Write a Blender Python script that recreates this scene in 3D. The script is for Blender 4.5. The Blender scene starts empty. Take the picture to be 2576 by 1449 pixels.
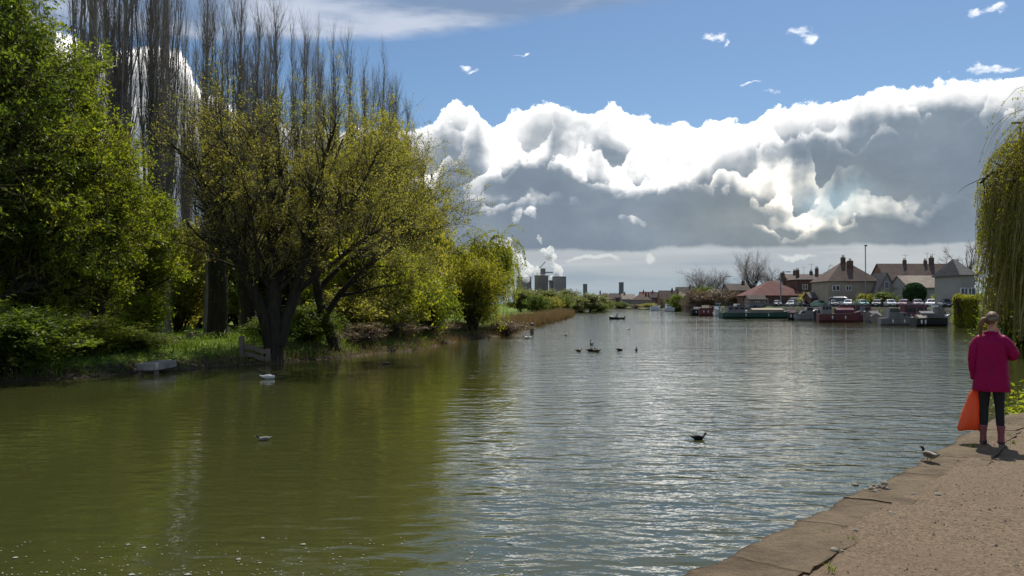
import bpy, math, random
import numpy as np
R = math.radians
scene = bpy.context.scene
COL = scene.collection

# ------------------------------------------------------------------ camera
F_PX, PITCH, CAM_H = 803.7, R(1.14), 3.0
cam_data = bpy.data.cameras.new('camera')
cam_data.sensor_width = 36.0
cam_data.lens = 36.0 * F_PX / 1024.0
cam_data.clip_start = 0.1
cam_data.clip_end = 20000
cam = bpy.data.objects.new('camera', cam_data)
COL.objects.link(cam)
cam.location = (0, 0, CAM_H)
cam.rotation_euler = (R(90) + PITCH, 0, 0)
scene.camera = cam

DS = 1024.0 / 2576.0          # photograph as studied was 2576 wide; sizes below are read off it


def at(dx, dy, depth):
    """Point seen at (dx, dy) of the photograph, at a distance depth along the view."""
    u = (dx * DS - 512) / F_PX
    v = (288 - dy * DS) / F_PX
    yy = math.cos(PITCH) - math.sin(PITCH) * v
    zz = math.sin(PITCH) + math.cos(PITCH) * v
    return np.array((u / yy * depth, depth, CAM_H + zz / yy * depth))


def on_water(dx, dy, z=0.0):
    """Point at height z seen at (dx, dy)."""
    v = (288 - dy * DS) / F_PX
    yy = math.cos(PITCH) - math.sin(PITCH) * v
    zz = math.sin(PITCH) + math.cos(PITCH) * v
    return at(dx, dy, (z - CAM_H) * yy / zz)


# ------------------------------------------------------------------ exposure
scene.view_settings.view_transform = 'Standard'
scene.view_settings.look = 'None'
scene.view_settings.exposure = 0.35
scene.view_settings.gamma = 1.0
scene.view_settings.use_curve_mapping = False
scene.cycles.max_bounces = 6
scene.cycles.diffuse_bounces = 2
scene.cycles.glossy_bounces = 3
scene.cycles.transmission_bounces = 3
scene.cycles.volume_bounces = 5
scene.cycles.transparent_max_bounces = 8
scene.cycles.sample_clamp_indirect = 4.0

# ------------------------------------------------------------------ sun
SUN_EL, SUN_AZ = R(54), R(24)          # azimuth measured from the view direction towards the right
sun_data = bpy.data.lights.new('sun', 'SUN')
sun_data.energy = 4.2
sun_data.angle = R(0.5)
sun_data.color = (1.0, 0.95, 0.86)
sun = bpy.data.objects.new('sun', sun_data)
COL.objects.link(sun)
sun.location = (40, 60, 90)
sun.rotation_euler = (R(90) - SUN_EL, 0, math.pi - SUN_AZ)


# ------------------------------------------------------------------ node helpers
class NT:
    """Small expression builder for node trees."""
    def __init__(self, tree):
        self.t = tree

    def node(self, kind, **kw):
        n = self.t.nodes.new(kind)
        for k, v in kw.items():
            setattr(n, k, v)
        return n

    def link(self, a, b):
        self.t.links.new(a.s if isinstance(a, V) else a, b)

    def put(self, sock, val):
        if isinstance(val, V):
            self.t.links.new(val.s, sock)
        elif isinstance(val, bpy.types.NodeSocket):
            self.t.links.new(val, sock)
        else:
            sock.default_value = val

    def math(self, op, *a, clamp=False):
        n = self.node('ShaderNodeMath', operation=op, use_clamp=clamp)
        for i, x in enumerate(a):
            self.put(n.inputs[i], x)
        return V(self, n.outputs[0])

    def mix(self, f, a, b):
        n = self.node('ShaderNodeMix', data_type='RGBA')
        self.put(n.inputs[0], f)
        for i, x in ((6, a), (7, b)):
            if isinstance(x, tuple) and len(x) == 3:
                x = (*x, 1)
            self.put(n.inputs[i], x)
        return V(self, n.outputs[2])

    def mul_col(self, a, b, f=1.0):
        n = self.node('ShaderNodeMix', data_type='RGBA', blend_type='MULTIPLY')
        n.inputs[0].default_value = f
        for i, x in ((6, a), (7, b)):
            if isinstance(x, tuple) and len(x) == 3:
                x = (*x, 1)
            self.put(n.inputs[i], x)
        return V(self, n.outputs[2])

    def step(self, x, lo, hi, a=0.0, b=1.0):
        n = self.node('ShaderNodeMapRange', interpolation_type='SMOOTHSTEP')
        self.put(n.inputs[0], x)
        for i, y in ((1, lo), (2, hi), (3, a), (4, b)):
            self.put(n.inputs[i], y)
        return V(self, n.outputs[0])

    def vec(self, x, y, z=0.0):
        n = self.node('ShaderNodeCombineXYZ')
        for i, q in enumerate((x, y, z)):
            self.put(n.inputs[i], q)
        return V(self, n.outputs[0])

    def sep(self, v):
        n = self.node('ShaderNodeSeparateXYZ')
        self.put(n.inputs[0], v)
        return [V(self, o) for o in n.outputs]

    def noise(self, v, scale, detail=4.0, rough=0.5, dist=0.0, col=False):
        n = self.node('ShaderNodeTexNoise')
        if v is not None:
            self.put(n.inputs['Vector'], v)
        n.inputs['Scale'].default_value = scale
        n.inputs['Detail'].default_value = detail
        n.inputs['Roughness'].default_value = rough
        n.inputs['Distortion'].default_value = dist
        return V(self, n.outputs['Color' if col else 'Fac'])

    def voronoi(self, v, scale, detail=0.0, rough=0.5, feature='F1', smooth=0.3, out='Distance'):
        n = self.node('ShaderNodeTexVoronoi', feature=feature)
        n.normalize = True
        if v is not None:
            self.put(n.inputs['Vector'], v)
        n.inputs['Scale'].default_value = scale
        n.inputs['Detail'].default_value = detail
        n.inputs['Roughness'].default_value = rough
        if feature == 'SMOOTH_F1':
            n.inputs['Smoothness'].default_value = smooth
        return V(self, n.outputs[out])

    def ramp(self, x, stops, interp='LINEAR'):
        n = self.node('ShaderNodeValToRGB')
        n.color_ramp.interpolation = interp
        self.put(n.inputs[0], x)
        e = n.color_ramp.elements
        while len(e) < len(stops):
            e.new(0.5)
        for k, (p, c) in enumerate(stops):
            e[k].position = p
            e[k].color = (*c, 1) if len(c) == 3 else c
        return V(self, n.outputs[0])


class V:
    def __init__(self, nt, s):
        self.nt, self.s = nt, s

    def __add__(self, o): return self.nt.math('ADD', self, o)
    def __radd__(self, o): return self.nt.math('ADD', o, self)
    def __sub__(self, o): return self.nt.math('SUBTRACT', self, o)
    def __rsub__(self, o): return self.nt.math('SUBTRACT', o, self)
    def __mul__(self, o): return self.nt.math('MULTIPLY', self, o)
    def __rmul__(self, o): return self.nt.math('MULTIPLY', o, self)
    def __truediv__(self, o): return self.nt.math('DIVIDE', self, o)


# ------------------------------------------------------------------ sky
world = bpy.data.worlds.new('World')
scene.world = world
world.use_nodes = True
world.node_tree.nodes.clear()
W = NT(world.node_tree)


def build_sky():
    tc = W.node('ShaderNodeTexCoord')
    dx, dy, dz = W.sep(tc.outputs['Generated'])
    hyp = W.math('SQRT', dx * dx + dy * dy)
    az = W.math('ARCTAN2', dx, dy)                 # 0 ahead, positive to the right
    el = dz / W.math('MAXIMUM', hyp, 0.02)         # tangent of the elevation

    # work in the photograph's scale: 1 unit = 1000 studied pixels, measured round the whole horizon
    K = F_PX / DS / 1000.0
    ha = az * K                                    # horizontal, 0 at centre of view
    he = el * K                                    # height above the horizon

    def A(d):                                      # photo x -> ha
        return math.atan((d * DS - 512) / F_PX) * K

    def E(d, y):                                   # photo y (at x=d) -> he
        return (304 - y * DS) / F_PX * math.cos(math.atan((d * DS - 512) / F_PX)) * K

    p = W.vec(ha, he)
    # domain warp
    w1 = W.noise(W.vec(ha, he, 3.1), 5.0, 5, 0.62)
    w2 = W.noise(W.vec(ha, he, 9.7), 5.0, 5, 0.62)
    wa = ha + (w1 - 0.5) * 0.16
    we = he + (w2 - 0.5) * 0.14
    fine = W.noise(W.vec(ha, he, 1.3), 14.0, 6, 0.62)
    fine2 = W.noise(W.vec(ha, he, 2.3), 46.0, 5, 0.62)
    billow = W.voronoi(W.vec(ha + (w1 - .5) * .10, he + (w2 - .5) * .10, 0.0), 9.0, 3.0, 0.55, 'F1')
    billow_s = W.voronoi(W.vec(ha + (w1 - .5) * .10 + 0.012, he + (w2 - .5) * .10 + 0.022, 0.0), 9.0, 3.0, 0.55, 'F1')
    big = W.voronoi(W.vec(wa, we, 2.0), 4.2, 2.0, 0.5, 'F1')
    big_s = W.voronoi(W.vec(wa + 0.022, we + 0.04, 2.0), 4.2, 2.0, 0.5, 'F1')
    relief = (billow_s - billow) * 0.75 + (big_s - big) * 0.75     # slope towards the sun

    def blob(x, y, rx, ry, warp=True, soft=1.0, amt=1.0):
        a, e = (wa, we) if warp else (ha, he)
        u = (a - A(x)) * (1000.0 / rx)
        v = (e - E(x, y)) * (1000.0 / ry)
        d = W.math('SQRT', u * u + v * v)
        return W.step(d, 1.0 + soft * .5, max(0.0, 1.0 - soft * .5)) * amt

    # --- clear blue, from the Nishita sky
    sky = W.node('ShaderNodeTexSky', sky_type='NISHITA')
    sky.sun_disc = False
    sky.sun_elevation = SUN_EL
    sky.sun_rotation = SUN_AZ
    sky.air_density = 1.0
    sky.dust_density = 0.3
    sky.ozone_density = 3.0
    blue = W.mul_col(V(W, sky.outputs[0]), (0.90, 1.0, 1.06))
    # --- cumulus bank: top outline along the horizon
    prof = [(-3200, 330), (-2200, 260), (-1200, 150), (-400, 90), (0, 95), (300, 110), (440, 125), (480, 210), (560, 265), (700, 320), (1010, 330),
            (1075, 318), (1105, 285), (1128, 246), (1172, 256), (1212, 292), (1245, 325), (1275, 302), (1300, 278),
            (1345, 268), (1400, 276), (1430, 288), (1480, 282), (1530, 266), (1572, 274), (1600, 300), (1700, 308),
            (1800, 312), (1885, 325), (1915, 305), (1935, 262), (1985, 262), (2110, 262), (2150, 238), (2300, 218),
            (2450, 206), (2576, 198), (2900, 210), (3500, 300), (4300, 250), (5600, 330)]
    cv = W.node('ShaderNodeFloatCurve')
    cur = cv.mapping.curves[0]
    HA0, HA1, HE1 = -math.pi * K, math.pi * K, 0.8
    while len(cur.points) > 2:
        cur.points.remove(cur.points[-1])
    pts = []
    for d, y in prof:
        if -400 <= d <= 2900:
            a = A(d)
            h = E(d, y)
        else:
            a = (d - 1288) / 1000.0 * 0.95
            h = (764 - y) / 1000.0 * .62
        pts.append(((a - HA0) / (HA1 - HA0), h / HE1))
    pts = [(0.0, 0.38)] + [q for q in pts if 0.01 < q[0] < 0.99] + [(1.0, 0.38)]
    cur.points[0].location = pts[0]
    cur.points[1].location = pts[-1]
    for q in pts[1:-1]:
        cur.points.new(*q)
    for q in cur.points:
        q.handle_type = 'AUTO'
    cv.mapping.update()
    lump = W.noise(W.vec(ha, he, 5.0), 9.0, 6, 0.62)
    aw = ha + (lump - 0.5) * 0.05
    W.put(cv.inputs['Value'], (aw - HA0) / (HA1 - HA0))
    top = V(W, cv.outputs[0]) * HE1
    depth = top - he + (0.38 - billow) * 0.095 + (fine - 0.5) * 0.070 + (fine2 - 0.5) * 0.028     # >0 inside the bank
    bank = W.step(depth, -0.004, 0.012)

    # --- light and shade of the bank
    # heaped turrets one before the other: each bright along its crown, greyer below
    tone = 0.97 - W.step(depth, 0.0, 0.12) * 0.36
    for k, (drop, amp, fade, sh, vs) in enumerate([(0.445, .26, .10, .34, 8.0), (0.375, .26, .11, .40, 7.0), (0.305, .24, .10, .40, 9.0), (0.235, .20, .09, .36, 11.0), (0.18, .16, .07, .36, 13.0)]):
        lob = W.voronoi(W.vec(ha + (w1 - .5) * .07, he * 1.1 + (w2 - .5) * .07, 1.7 * k + .6), vs, 2.5, 0.5, 'F1')
        slow = W.noise(W.vec(ha, 0.0, 3.3 * k + 1.0), 6.5, 3, .5)
        hk = W.math('MINIMUM', drop + (slow - .5) * amp * 2.0, top - .035)
        dk = hk - he + (0.40 - lob) * .19 + (fine - .5) * .07 + (fine2 - .5) * .028
        mk = W.step(dk, -0.003, 0.010)
        tk = 0.96 - W.step(dk, 0.0, fade) * sh - W.step(slow, .35, .65) * .12
        tone = tone + (tk - tone) * mk
    tone = tone + relief * 0.55 + (w1 - 0.5) * 0.35 + (fine - 0.5) * 0.26 + (fine2 - .5) * 0.20
    tone = tone + W.step(depth, 0.03, 0.0) * 0.18
    darks = [(1370, 462, 120, 42, .8, .62), (1660, 560, 330, 85, .75, .66), (1250, 596, 320, 46, .9, .46),
             (1545, 385, 50, 42, 1.0, .36), (2420, 398, 290, 70, .7, .60), (1165, 400, 50, 80, 1.2, .30),
             (1990, 378, 75, 24, 1.0, .42), (2000, 610, 420, 34, .9, .42), (2330, 590, 260, 95, 1.1, .36),
             (1090, 560, 120, 80, 1.0, .44), (1420, 330, 70, 60, 1.4, .22), (2150, 320, 150, 20, 1.4, .18),
             (1840, 560, 90, 130, 1.0, .35), (2480, 290, 160, 26, 1.2, .3), (700, 500, 400, 140, 1.2, .3)]
    for x, y, rx, ry, so, am in darks:
        tone = tone - blob(x, y, rx, ry, True, min(1.8, so * 1.5), am * 0.95)
    for x, y, rx, ry, so, am in [(2010, 575, 120, 36, .9, .52), (1950, 500, 120, 60, 1.4, .34), (1610, 400, 160, 60, 1.5, .2),
                                 (1330, 500, 130, 14, 1.2, .22), (2200, 520, 50, 22, 1.2, .22), (1580, 552, 44, 16, .8, .62),
                                 (1720, 385, 240, 70, 1.7, .16), (1240, 400, 70, 70, 1.5, .2), (1060, 420, 70, 70, 1.5, .2), (1325, 560, 18, 16, .8, .5), (1360, 552, 16, 12, .8, .5)]:
        tone = tone + blob(x, y, rx, ry, True, so, am)
    # flat base, then the paler air under it
    base_line = E(1288, 628) + (w1 - 0.5) * 0.035 + (fine - .5) * .018 + W.noise(W.vec(ha * 0.6, 0.0, 2.0), 3.0, 3, .5) * 0.02 - 0.01
    under = W.step(he, base_line + 0.006, base_line - 0.006)
    patch = W.noise(W.vec(ha * .8, he * 1.6, 8.8), 5.5, 5, .55)
    tone = W.math('MAXIMUM', tone, 0.13 + fine * 0.16 + patch * 0.40, clamp=False)
    bankcol = W.ramp(W.step(tone, 0.20, 1.15, 0.0, 1.0),
                     [(0.0, (0.175, 0.225, 0.29)), (0.25, (0.28, 0.335, 0.40)), (0.48, (0.49, 0.53, 0.575)),
                      (0.68, (0.80, 0.82, 0.835)), (0.85, (1.12, 1.11, 1.10)), (1.0, (2.7, 2.62, 2.5))])
    warm = blob(2000, 540, 260, 110, True, 1.3, 0.75)
    bankcol = W.mix(warm, bankcol, W.mul_col(bankcol, (1.06, 1.0, 0.86)))
    hole = blob(2115, 502, 80, 36, True, 1.3, 0.5)
    bankcol = W.mix(hole, bankcol, (0.44, 0.62, 0.72))
    # air below the cloud base
    streak = W.noise(W.vec(ha * 0.7, he * 9.0, 4.4), 3.0, 5, 0.55)
    lowt = W.step(he, 0.0, 0.13)
    lowcol = W.mix(lowt, (0.36, 0.44, 0.50), (0.44, 0.485, 0.52))
    lowcol = W.mix(W.step(streak, 0.5, 0.78) * 0.5, lowcol, (0.62, 0.66, 0.67))
    lowcol = W.mix(W.step(streak, 0.5, 0.28) * 0.45, lowcol, (0.25, 0.33, 0.41))
    for x, y, rx, ry in [(1490, 665, 52, 6), (2005, 637, 30, 6), (1625, 662, 14, 8)]:
        lowcol = W.mix(blob(x, y, rx, ry, True, .9, .75), lowcol, (0.72, 0.75, 0.74))
    lowcol = W.mix(blob(2250, 655, 150, 30, True, 1.2, .5), lowcol, (0.60, 0.62, 0.62))
    cloudcol = W.mix(under, bankcol, lowcol)

    # --- high veil, top left of the view
    veil_n = W.noise(W.vec(ha * 1.0, he * 4.0, 7.0), 2.2, 5, 0.55)
    edge = E(700, 100) + (ha - A(700)) * ((E(1650, 8) - E(700, 100)) / (A(1650) - A(700)))
    veil = W.step(he + (veil_n - .5) * .08 - edge, -0.012, 0.035) * (0.45 + veil_n * 0.7)
    veil = veil * W.step(ha, A(2150), A(1500))
    veil = W.math('MINIMUM', veil, 0.85)
    veil_col = W.mix(W.step(veil_n, .4, .68), (0.235, 0.32, 0.47), (0.64, 0.69, 0.80))
    # --- small fair-weather scraps
    wisps = None
    for x, y, rx, ry in [(2022, 84, 26, 15), (2050, 98, 26, 14), (1785, 100, 34, 11), (1172, 160, 20, 11), (1192, 174, 16, 7), (2470, 36, 22, 12), (2515, 30, 24, 12),
                         (2480, 175, 40, 10), (1305, 130, 18, 4), (1890, 216, 30, 4), (1940, 240, 22, 5), (1812, 117, 8, 8)]:
        b = blob(x, y, rx, ry, True, 1.5, 1.0)
        wisps = b if wisps is None else W.math('MAXIMUM', wisps, b)
    shred = W.noise(W.vec(ha * .7, he * 1.3, 6.0), 42.0, 5, 0.65)
    wis = W.step(wisps * (shred * 1.9 + fine * .35 - 0.38), 0.30, 1.0) * 0.8

    # --- combine: blue sky, veil, scraps, bank
    amb = W.mix(veil, (0, 0, 0), veil_col)
    bg_sky = W.node('ShaderNodeBackground')
    bg_sky.inputs['Strength'].default_value = 0.068
    W.put(bg_sky.inputs['Color'], blue)
    bg_veil = W.node('ShaderNodeBackground')
    W.put(bg_veil.inputs['Color'], veil_col)
    bg_veil.inputs['Strength'].default_value = 0.8
    bg_wisp = W.node('ShaderNodeBackground')
    bg_wisp.inputs['Color'].default_value = (0.95, 0.97, 1.0, 1)
    bg_cloud = W.node('ShaderNodeBackground')
    W.put(bg_cloud.inputs['Color'], cloudcol)
    bg_cloud.inputs['Strength'].default_value = 0.8

    def mixs(f, a, b):
        m = W.node('ShaderNodeMixShader')
        W.put(m.inputs[0], f)
        W.link(a.outputs[0], m.inputs[1])
        W.link(b.outputs[0], m.inputs[2])
        return m
    s = mixs(veil, bg_sky, bg_veil)
    s = mixs(wis, s, bg_wisp)
    s = mixs(bank, s, bg_cloud)
    out = W.node('ShaderNodeOutputWorld')
    W.link(s.outputs[0], out.inputs['Surface'])


build_sky()
world.cycles.sampling_method = 'MANUAL'
world.cycles.sample_map_resolution = 1024

# ------------------------------------------------------------------ object helpers
def tag(o, label=None, cat=None, group=None, kind=None):
    if label: o['label'] = label
    if cat: o['category'] = cat
    if group: o['group'] = group
    if kind: o['kind'] = kind
    return o


def empty(name, loc, label=None, cat=None, group=None, rz=0.0, kind=None):
    o = bpy.data.objects.new(name, None)
    COL.objects.link(o)
    o.location = tuple(float(q) for q in loc)
    o.rotation_euler = (0, 0, rz)
    o.empty_display_size = 0.2
    return tag(o, label, cat, group, kind)


def link(name, me, parent=None, loc=(0, 0, 0), rot=(0, 0, 0)):
    o = bpy.data.objects.new(name, me)
    COL.objects.link(o)
    o.parent = parent
    o.location = tuple(float(q) for q in loc)
    o.rotation_euler = rot
    return o


def np_mesh(name, v, f, mat=None, smooth=False, mats=None, mi=None):
    """v (N,3); f (M,k) array of equal-size faces, or a list of such arrays."""
    fs = f if isinstance(f, list) else [f]
    fs = [np.asarray(q, dtype=np.int32) for q in fs if len(q)]
    me = bpy.data.meshes.new(name)
    v = np.asarray(v, dtype=np.float32)
    me.vertices.add(len(v))
    me.vertices.foreach_set('co', v.ravel())
    nl = sum(q.size for q in fs)
    nf = sum(len(q) for q in fs)
    me.loops.add(nl)
    me.polygons.add(nf)
    me.loops.foreach_set('vertex_index', np.concatenate([q.ravel() for q in fs]))
    tot = np.concatenate([np.full(len(q), q.shape[1], np.int32) for q in fs])
    start = np.concatenate([[0], np.cumsum(tot)[:-1]]).astype(np.int32)
    me.polygons.foreach_set('loop_start', start)
    me.polygons.foreach_set('use_smooth', np.full(nf, bool(smooth)))
    if mats:
        for m in mats:
            me.materials.append(m)
        if mi is not None:
            me.polygons.foreach_set('material_index', np.asarray(mi, np.int32))
    elif mat:
        me.materials.append(mat)
    me.update(calc_edges=True)
    me.validate()
    return me


class MB:
    """Collects plain shapes into one mesh."""
    def __init__(self):
        self.v, self.f, self.n = [], {}, 0

    def add(self, v, f):
        v = np.asarray(v, float).reshape(-1, 3)
        for q in f:
            self.f.setdefault(len(q), []).append([int(i) + self.n for i in q])
        self.v.append(v)
        self.n += len(v)
        return self

    def box(self, c, s, rz=0.0, taper=1.0, bevel=0.0):
        sx, sy, sz = s[0] / 2, s[1] / 2, s[2] / 2
        if bevel > 0:
            b = min(bevel, sx * .49, sy * .49, sz * .49)
            ring = [(-sx + b, -sy), (sx - b, -sy), (sx, -sy + b), (sx, sy - b), (sx - b, sy), (-sx + b, sy), (-sx, sy - b), (-sx, -sy + b)]
            lev = [(-sz, 1 - b / max(sx, sy)), (-sz + b, 1), (sz - b, 1), (sz, 1 - b / max(sx, sy))]
            vs = [(x * k * (taper if z > 0 else 1), y * k * (taper if z > 0 else 1), z) for z, k in lev for x, y in ring]
            fs = [[i * 8 + j, i * 8 + (j + 1) % 8, (i + 1) * 8 + (j + 1) % 8, (i + 1) * 8 + j] for i in range(3) for j in range(8)]
            fs += [list(range(7, -1, -1)), list(range(24, 32))]
        else:
            t = taper
            vs = [(-sx, -sy, -sz), (sx, -sy, -sz), (sx, sy, -sz), (-sx, sy, -sz), (-sx * t, -sy * t, sz), (sx * t, -sy * t, sz), (sx * t, sy * t, sz), (-sx * t, sy * t, sz)]
            fs = [[3, 2, 1, 0], [4, 5, 6, 7], [0, 1, 5, 4], [1, 2, 6, 5], [2, 3, 7, 6], [3, 0, 4, 7]]
        v = np.array(vs)
        if rz:
            cs, sn = math.cos(rz), math.sin(rz)
            v = np.stack([v[:, 0] * cs - v[:, 1] * sn, v[:, 0] * sn + v[:, 1] * cs, v[:, 2]], 1)
        return self.add(v + np.asarray(c, float), fs)

    def tube(self, pts, rad, n=8, cap=True):
        pts = np.asarray(pts, float)
        rad = np.broadcast_to(np.asarray(rad, float), (len(pts),))
        t = np.gradient(pts, axis=0)
        t /= np.linalg.norm(t, axis=1, keepdims=True) + 1e-9
        ref = np.array((0.3, 0.9, 0.1)) if abs(t[0][2]) > .7 else np.array((0, 0, 1.0))
        u = np.cross(t, ref)
        u /= np.linalg.norm(u, axis=1, keepdims=True) + 1e-9
        w = np.cross(t, u)
        a = np.arange(n) * 2 * math.pi / n
        v = pts[:, None] + rad[:, None, None] * (np.cos(a)[None, :, None] * u[:, None] + np.sin(a)[None, :, None] * w[:, None])
        m = len(pts)
        fs = [[i * n + j, i * n + (j + 1) % n, (i + 1) * n + (j + 1) % n, (i + 1) * n + j] for i in range(m - 1) for j in range(n)]
        if cap:
            fs += [list(range(n - 1, -1, -1)), [(m - 1) * n + j for j in range(n)]]
        return self.add(v.reshape(-1, 3), fs)

    def lathe(self, c, prof, n=12, sx=1.0, sy=1.0):
        a = np.arange(n) * 2 * math.pi / n
        v = [(c[0] + r * sx * math.cos(q), c[1] + r * sy * math.sin(q), c[2] + z) for r, z in prof for q in a]
        m = len(prof)
        fs = [[i * n + j, i * n + (j + 1) % n, (i + 1) * n + (j + 1) % n, (i + 1) * n + j] for i in range(m - 1) for j in range(n)]
        fs += [list(range(n - 1, -1, -1)), [(m - 1) * n + j for j in range(n)]]
        return self.add(v, fs)

    def loft(self, rings, cap=True, closed=True):
        n = len(rings[0])
        m = len(rings)
        v = np.asarray(rings, float).reshape(-1, 3)
        jj = range(n) if closed else range(n - 1)
        fs = [[i * n + j, i * n + (j + 1) % n, (i + 1) * n + (j + 1) % n, (i + 1) * n + j] for i in range(m - 1) for j in jj]
        if cap:
            fs += [list(range(n - 1, -1, -1)), [(m - 1) * n + j for j in range(n)]]
        return self.add(v, fs)

    def prism(self, poly, axis, lo, hi):
        """Extrude a 2-D outline along axis ('x','y' or 'z')."""
        n = len(poly)
        def mk(p, h):
            return {'x': (h, p[0], p[1]), 'y': (p[0], h, p[1]), 'z': (p[0], p[1], h)}[axis]
        v = [mk(p, lo) for p in poly] + [mk(p, hi) for p in poly]
        fs = [list(range(n - 1, -1, -1)), list(range(n, 2 * n))] + [[i, (i + 1) % n, n + (i + 1) % n, n + i] for i in range(n)]
        return self.add(v, fs)

    def ball(self, c, r, n=10, m=6):
        pr = [(math.sin(math.pi * (i + .02) / (m + .04)), -math.cos(math.pi * (i + .02) / (m + .04))) for i in range(m + 1)]
        r = np.broadcast_to(np.asarray(r, float), (3,))
        a = np.arange(n) * 2 * math.pi / n
        v = [(c[0] + r[0] * q * math.cos(t), c[1] + r[1] * q * math.sin(t), c[2] + r[2] * z) for q, z in pr for t in a]
        fs = [[i * n + j, i * n + (j + 1) % n, (i + 1) * n + (j + 1) % n, (i + 1) * n + j] for i in range(m) for j in range(n)]
        fs += [list(range(n - 1, -1, -1)), [m * n + j for j in range(n)]]
        return self.add(v, fs)

    def mesh(self, name, mat, smooth=False, recalc=True):
        me = np_mesh(name, np.concatenate(self.v), [np.array(q) for q in self.f.values()], mat, smooth)
        if recalc:
            import bmesh
            bm = bmesh.new()
            bm.from_mesh(me)
            bmesh.ops.recalc_face_normals(bm, faces=bm.faces)
            bm.to_mesh(me)
            bm.free()
            if smooth:
                me.polygons.foreach_set('use_smooth', np.ones(len(me.polygons), bool))
        return me

    def obj(self, name, mat, parent=None, loc=(0, 0, 0), rot=(0, 0, 0), smooth=False):
        return link(name, self.mesh(name, mat, smooth), parent, loc, rot)


def copy_tree(o, parent=None):
    c = o.copy()
    COL.objects.link(c)
    c.parent = parent
    for ch in o.children:
        copy_tree(ch, c)
    return c


# ------------------------------------------------------------------ materials
def new_mat(name):
    m = bpy.data.materials.new(name)
    m.use_nodes = True
    m.node_tree.nodes.clear()
    return m, NT(m.node_tree)


def finish(nt, shader):
    o = nt.node('ShaderNodeOutputMaterial')
    nt.link(shader, o.inputs['Surface'])


def pbr(nt, col, rough=0.6, metal=0.0, bump=None, bdist=0.01, bstr=1.0, spec=0.5, normal=None, **kw):
    n = nt.node('ShaderNodeBsdfPrincipled')
    if isinstance(col, tuple):
        col = (*col[:3], 1)
    nt.put(n.inputs['Base Color'], col)
    nt.put(n.inputs['Roughness'], rough)
    nt.put(n.inputs['Metallic'], metal)
    n.inputs['Specular IOR Level'].default_value = spec
    for k, v in kw.items():
        nt.put(n.inputs[k], v)
    if bump is not None:
        b = nt.node('ShaderNodeBump')
        b.inputs['Strength'].default_value = bstr
        b.inputs['Distance'].default_value = bdist
        nt.put(b.inputs['Height'], bump)
        nt.link(b.outputs[0], n.inputs['Normal'])
    return n.outputs[0]


_mc = {}


def plain(name, col, rough=0.6, var=0.25, scale=3.0, metal=0.0, bdist=0.004, coord='Object', detail=5, spec=0.4, stretch=(1, 1, 1)):
    """Surface with mottled colour and a little relief."""
    key = (name,)
    if key in _mc:
        return _mc[key]
    m, nt = new_mat(name)
    tc = nt.node('ShaderNodeTexCoord')
    mp = nt.node('ShaderNodeMapping')
    mp.inputs['Scale'].default_value = stretch
    nt.link(tc.outputs[coord], mp.inputs[0])
    n = nt.noise(mp.outputs[0], scale, detail, 0.6)
    n2 = nt.noise(mp.outputs[0], scale * 7, 3, 0.6)
    f = nt.step(n * 0.7 + n2 * 0.3, 0.3, 0.7)
    lo = tuple(c * (1 - var) for c in col)
    hi = tuple(min(1, c * (1 + var)) for c in col)
    s = pbr(nt, nt.mix(f, lo, hi), nt.step(n, .3, .7, max(.02, rough - .08), min(1, rough + .08)), metal, n2, bdist, 1.0, spec)
    finish(nt, s)
    _mc[key] = m
    return m


def leaf_mat(name, c_lo, c_hi, trans=0.45, rough=0.5, tcol=1.5):
    m, nt = new_mat(name)
    geo = nt.node('ShaderNodeNewGeometry')
    rnd = V(nt, geo.outputs['Random Per Island'])
    tc = nt.node('ShaderNodeTexCoord')
    n = nt.noise(tc.outputs['Object'], 0.55, 3, 0.55)
    f = rnd * 0.55 + nt.step(n, .3, .7) * 0.45
    col = nt.mix(f, c_lo, c_hi)
    d = pbr(nt, col, rough, spec=0.35)
    t = nt.node('ShaderNodeBsdfTranslucent')
    nt.put(t.inputs[0], nt.mul_col(col, (tcol * 1.05, tcol, tcol * .55)))
    mx = nt.node('ShaderNodeMixShader')
    mx.inputs[0].default_value = trans
    nt.link(d, mx.inputs[1])
    nt.link(t.outputs[0], mx.inputs[2])
    finish(nt, mx.outputs[0])
    return m


def bark_mat(name, c, var=0.4, scale=6.0):
    m, nt = new_mat(name)
    tc = nt.node('ShaderNodeTexCoord')
    mp = nt.node('ShaderNodeMapping')
    mp.inputs['Scale'].default_value = (1, 1, .22)
    nt.link(tc.outputs['Object'], mp.inputs[0])
    n = nt.noise(mp.outputs[0], scale, 6, .65)
    moss = nt.noise(tc.outputs['Object'], 1.1, 3, .5)
    col = nt.mix(nt.step(n, .3, .7), tuple(q * (1 - var) for q in c), tuple(q * (1 + var) for q in c))
    col = nt.mix(nt.step(moss, .5, .72) * 0.45, col, (0.05, 0.06, 0.02))
    finish(nt, pbr(nt, col, .9, bump=n, bdist=.03, spec=.2))
    return m


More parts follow.
